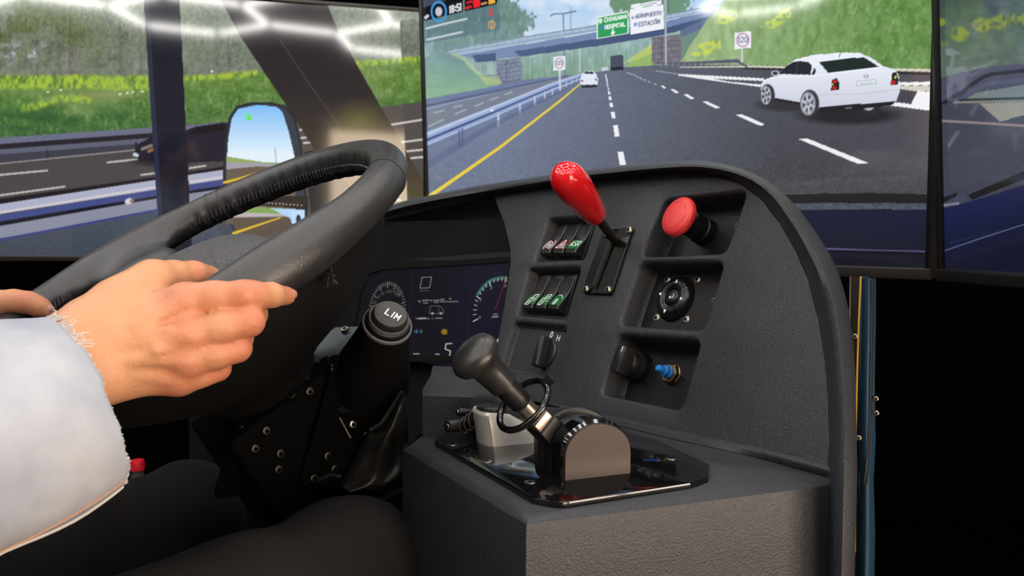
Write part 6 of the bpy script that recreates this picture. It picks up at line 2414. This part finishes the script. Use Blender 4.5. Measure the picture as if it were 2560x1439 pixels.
inner_ = [[V3(arr[k, i] - nrm[k, i] * .0022) for k in range(NRG)] for i in range(18)]
mb = MB()
mb.loft(inner_[::-1] + rings, True)
slv = mb.build("right_sleeve", 'denim', person, angle=None)
# seam threads and the cut double edge along the underside
for k, m_, r_ in ((41, 'thread', .0006), (46, 'denim_edge', .0014)):
    MB().tube([V3(arr[k, i] + nrm[k, i] * .0006) for i in range(0, 100, 2)], r_, 6).build("seam_thread" if m_ == 'thread' else "cut_edge", m_, slv)
# frayed threads round the cuff
mb = MB()
rg = random.Random(11)
for t in range(420):
    k = rg.randrange(NRG)
    if 15 < k < 86 and rg.random() < .55:
        continue
    kf = (k + rg.random()) % NRG
    p0_ = V3(arr[k, 0]).lerp(V3(arr[(k + 1) % NRG, 0]), kf - k if kf > k else 0)
    nn = V3(nrm[k, 0])
    tn = unit(V3(arr[(k + 1) % NRG, 0] - arr[k - 1, 0]))
    L_ = rg.uniform(.002, .0075) * (1.4 if k < 15 or k > 86 else .16)
    d1 = axis0 * rg.uniform(.3, 1) + tn * rg.uniform(-.8, .8) + nn * rg.uniform(-.1, .35)
    d2 = axis0 * rg.uniform(-.2, 1) + tn * rg.uniform(-1, 1) + nn * rg.uniform(-.3, .3)
    a_ = p0_ - axis0 * .002
    b_ = p0_ + unit(d1) * L_ * .6
    mb.tube([a_, b_, b_ + unit(d2) * L_ * .5], .00032, 4)
fz = mb.build("frayed_threads", 'denim_edge', slv)
fz["kind"] = "stuff"
# trunk and left sleeve of the jacket
lo = np.array([-1.14, .08, CAMZ - .50])
hi = np.array([-.30, 1.02, CAMZ + .24])
G = grid(lo, hi, .009)
jk = rcone(G, TC + np.array([0, 0, -.36]), TC + np.array([0, 0, .00]), .155, .150)
jk = smin(jk, rcone(G, SHL, SHR, .068, .068), .06)
jk = smin(jk, rcone(G, SHL, ELL, .066, .058), .04)
jk = smin(jk, rcone(G, ELL, ELL + (LW - ELL) * .72, .056, .050), .03)
jk = smin(jk, rcone(G, TC + np.array([0, 0, .10]), TC + fwd * .02 + np.array([0, 0, .185]), .070, .068), .02)
V_, Q = nets(jk, lo, .009)
V_ = relax(V_, Q, 3)
np_mesh("jacket_body", V_, Q, 'denim', person)

# ---- trousers
M['trousers'] = mat("black_trousers", srgb(30, 28, 28), .9, spec=.15, bump=('noise', 300.0, .3, .001))
HR = np.array((-.45, .40, CAMZ - .36))
KR_ = np.array((-.158, .775, CAMZ - .318))
AR = np.array((-.09, .985, CAMZ - .72))
HL = np.array((-.62, .60, CAMZ - .39))
KL_ = np.array((-.405, 1.020, CAMZ - .355))
AL = np.array((-.30, 1.18, CAMZ - .74))
HP = np.array((-.66, .46, CAMZ - .42))
lo = np.array([-.84, .24, CAMZ - .84])
hi = np.array([.10, 1.30, CAMZ - .20])
G = grid(lo, hi, .0085)
tr = rcone(G, HR, KR_, .098, .072)
tr = smin(tr, rcone(G, KR_, AR, .070, .052), .03)
t2 = smin(rcone(G, HL, KL_, .096, .073), rcone(G, KL_, AL, .070, .052), .03)
tr = smin(tr, t2, .03)
tr = smin(tr, rcone(G, HP, HP + np.array([.06, .06, -.02]), .12, .12), .06)
wv_ = (vnoise(G[..., 0] * 100 + G[..., 2] * 60, G[..., 1] * 100 - G[..., 2] * 40, 9, 5, 97, 2) - .5) * .016
tr = tr + wv_
V_, Q = nets(tr, lo, .0085)
V_ = relax(V_, Q, 3)
np_mesh("trousers", V_, Q, 'trousers', person)
M['shoe'] = mat("black_shoe", srgb(18, 17, 17), .5)
for a_ in (AR, AL):
    q = V3(a_) - UP * .065
    rings = []
    for t, w_, h_2 in ((-.09, .025, .06), (-.06, .038, .075), (0, .042, .065), (.08, .046, .045), (.14, .040, .035), (.17, .018, .022)):
        c_ = q + wf * t
        rings.append([c_ + wr * (w_ * math.cos(s)) + UP * (max(0, math.sin(s)) * h_2 - .03) for s in np.linspace(0, 2 * math.pi, 16, endpoint=False)])
    MB().loft(rings, True, True, True).build("shoe", 'shoe', person, angle=60)

# ================================================================== SEAT, CAB FLOOR AND THE REST
M['seat'] = mat("black_seat_cloth", srgb(20, 20, 22), .9, bump=('noise', 400.0, .4, .001))
seat = thing("driver_seat", "black driver seat under the driver at the left edge", "seat", (-.66, .42, 0))
sc = Vector((-.60, .48, CAMZ - .57))
MB().box(sc, wr, wf, UP, .24, .24, .065, .05).build("cushion", 'seat', seat)
MB().box(Vector((TC[0], TC[1], 0)) - wf * .27 + UP * (CAMZ - .22), wr, unit(wf - UP * .0), UP, .24, .06, .38, .05).build("backrest", 'seat', seat)
MB().cyl((sc.x, sc.y, .30), (sc.x, sc.y, CAMZ - .62), .09, .07, 24).build("pedestal", 'black_matte', seat)
MB().box((sc.x, sc.y, .31), wr, wf, UP, .2, .2, .012).build("foot_plate", 'black_matte', seat)
structure(slab("floor_platform", -1.3, .9, -.1, 1.62, 0.0, .298, 'black_matte'))

# bottle with a red cap standing in the footwell
M['red_cap'] = mat("red_bottle_cap", srgb(206, 24, 40), .4)
M['bottle'] = mat("clear_bottle", srgb(60, 58, 56), .15, spec=.5)
bx, by = at(343, 1150, 1.70).x, at(343, 1150, 1.70).y
bz = at(343, 1172, 1.70).z
bot = thing("bottle", "plastic bottle with ribbed red cap standing in the dark footwell", "bottle", (bx, by, bz - .23))
MB().lathe((bx, by, bz - .23), UP, [(.030, 0), (.033, .006), (.033, .13), (.029, .17), (.014, .215), (.0105, .23)], 24).build("bottle_body", 'bottle', bot)
rings = []
for r_, z_, kn_ in ((.0132, -.002, .0005), (.0134, .016, .0005), (.0124, .0185, 0), (.001, .019, 0)):
    rings.append([Vector((bx, by, bz)) + Vector(((r_ + (kn_ if k % 2 else -kn_)) * math.cos(2 * math.pi * k / 48), (r_ + (kn_ if k % 2 else -kn_)) * math.sin(2 * math.pi * k / 48), z_)) for k in range(48)])
MB().loft(rings, True, True, True).build("cap", 'red_cap', bot, angle=40)

crate = thing("storage_box", "black storage box on the floor under the bottle with the red cap", "box", (bx, by, 0))
MB().box((bx, by, (bz - .232) / 2), Vector((1, 0, 0)), Vector((0, 1, 0)), UP, .14, .12, (bz - .232) / 2, .01).build("box_body", 'black_matte', crate)
MB().box((bx, by - .122, (bz - .232) * .6), Vector((1, 0, 0)), UP, Vector((0, 1, 0)), .05, .015, .004, .003).build("handle", 'black', crate)

# blue padded panel with a yellow edge behind the dash, under the centre monitor
M['blue_vinyl'] = mat("dark_blue_vinyl", srgb(16, 58, 84), .5, bump=('noise', 30.0, .3, .004))
M['yellow_edge'] = mat("yellow_edge_strip", srgb(206, 160, 40), .5)
M['panel_edge'] = mat("black_panel_edge", srgb(30, 22, 14), .6)
bp = thing("cab_side_panel", "narrow dark blue padded panel with yellow edge right of the dashboard", "panel", tuple(at(2165, 1300, 1.05)))
d_ = 1.06
colx = [(2155, 695), (2154, 800), (2150, 950), (2146, 1100), (2150, 1200), (2147, 1330), (2145, 1445), (2145, 2600)]
colr = [(2190, 695), (2190, 800), (2187, 950), (2189, 1060), (2184, 1200), (2188, 1330), (2186, 1445), (2186, 2600)]
rowsb = []
for (xa, ya), (xb, yb) in zip(colx, colr):
    row = []
    for k in range(9):
        t = k / 8
        q = at(xa + (xb - xa) * t, ya, d_ - .012 * math.sin(math.pi * t))
        row.append(Vector((q.x, q.y, max(q.z, .0))))
    rowsb.append(row)
mb = MB().loft(rowsb, False)
mb.loft([[q + Vector((.012, .05, 0)) for q in r] for r in rowsb], False)
mb.build("padded_cover", 'blue_vinyl', bp, angle=None)
MB().tube([at(2152, 690, d_ - .004), at(2147, 800, d_ - .004), at(2143, 920, d_ - .004), at(2139, 1080, d_ - .004), at(2138, 1200, d_ - .004), at(2137, 1380, d_ - .004)], .0012, 6).build("yellow_edge", 'yellow_edge', bp)
mb = MB()
mb.loft([[at(2128, y, d_ + .01) for y in (690, 900, 1200, 1439, 2550)], [at(2149, y, d_ + .004) for y in (690, 900, 1200, 1439, 2550)]], False)
mb.build("dark_edge_board", 'panel_edge', bp)
MB().tube([at(2126, 690, d_), at(2124, 830, d_), at(2122, 1000, d_)], .0012, 6).build("metal_strip", 'worn_steel', bp)
for px, py in ((2138, 840), (2147, 1094), (2190, 996), (2191, 1032)):
    screw(bp, at(px, py, d_ - .016), unit(CAM - at(px, py, d_)), .0034, .002)
# thin seams in the cover
for x0 in (2176, 2183):
    MB().tube([at(x0 + 4, 700, d_ - .0125), at(x0, 980, d_ - .0125), at(x0 - 6, 1120, d_ - .0125), at(x0 - 16, 1210, d_ - .0125)], .0007, 5).build("cover_seam", 'bezel_metal', bp)
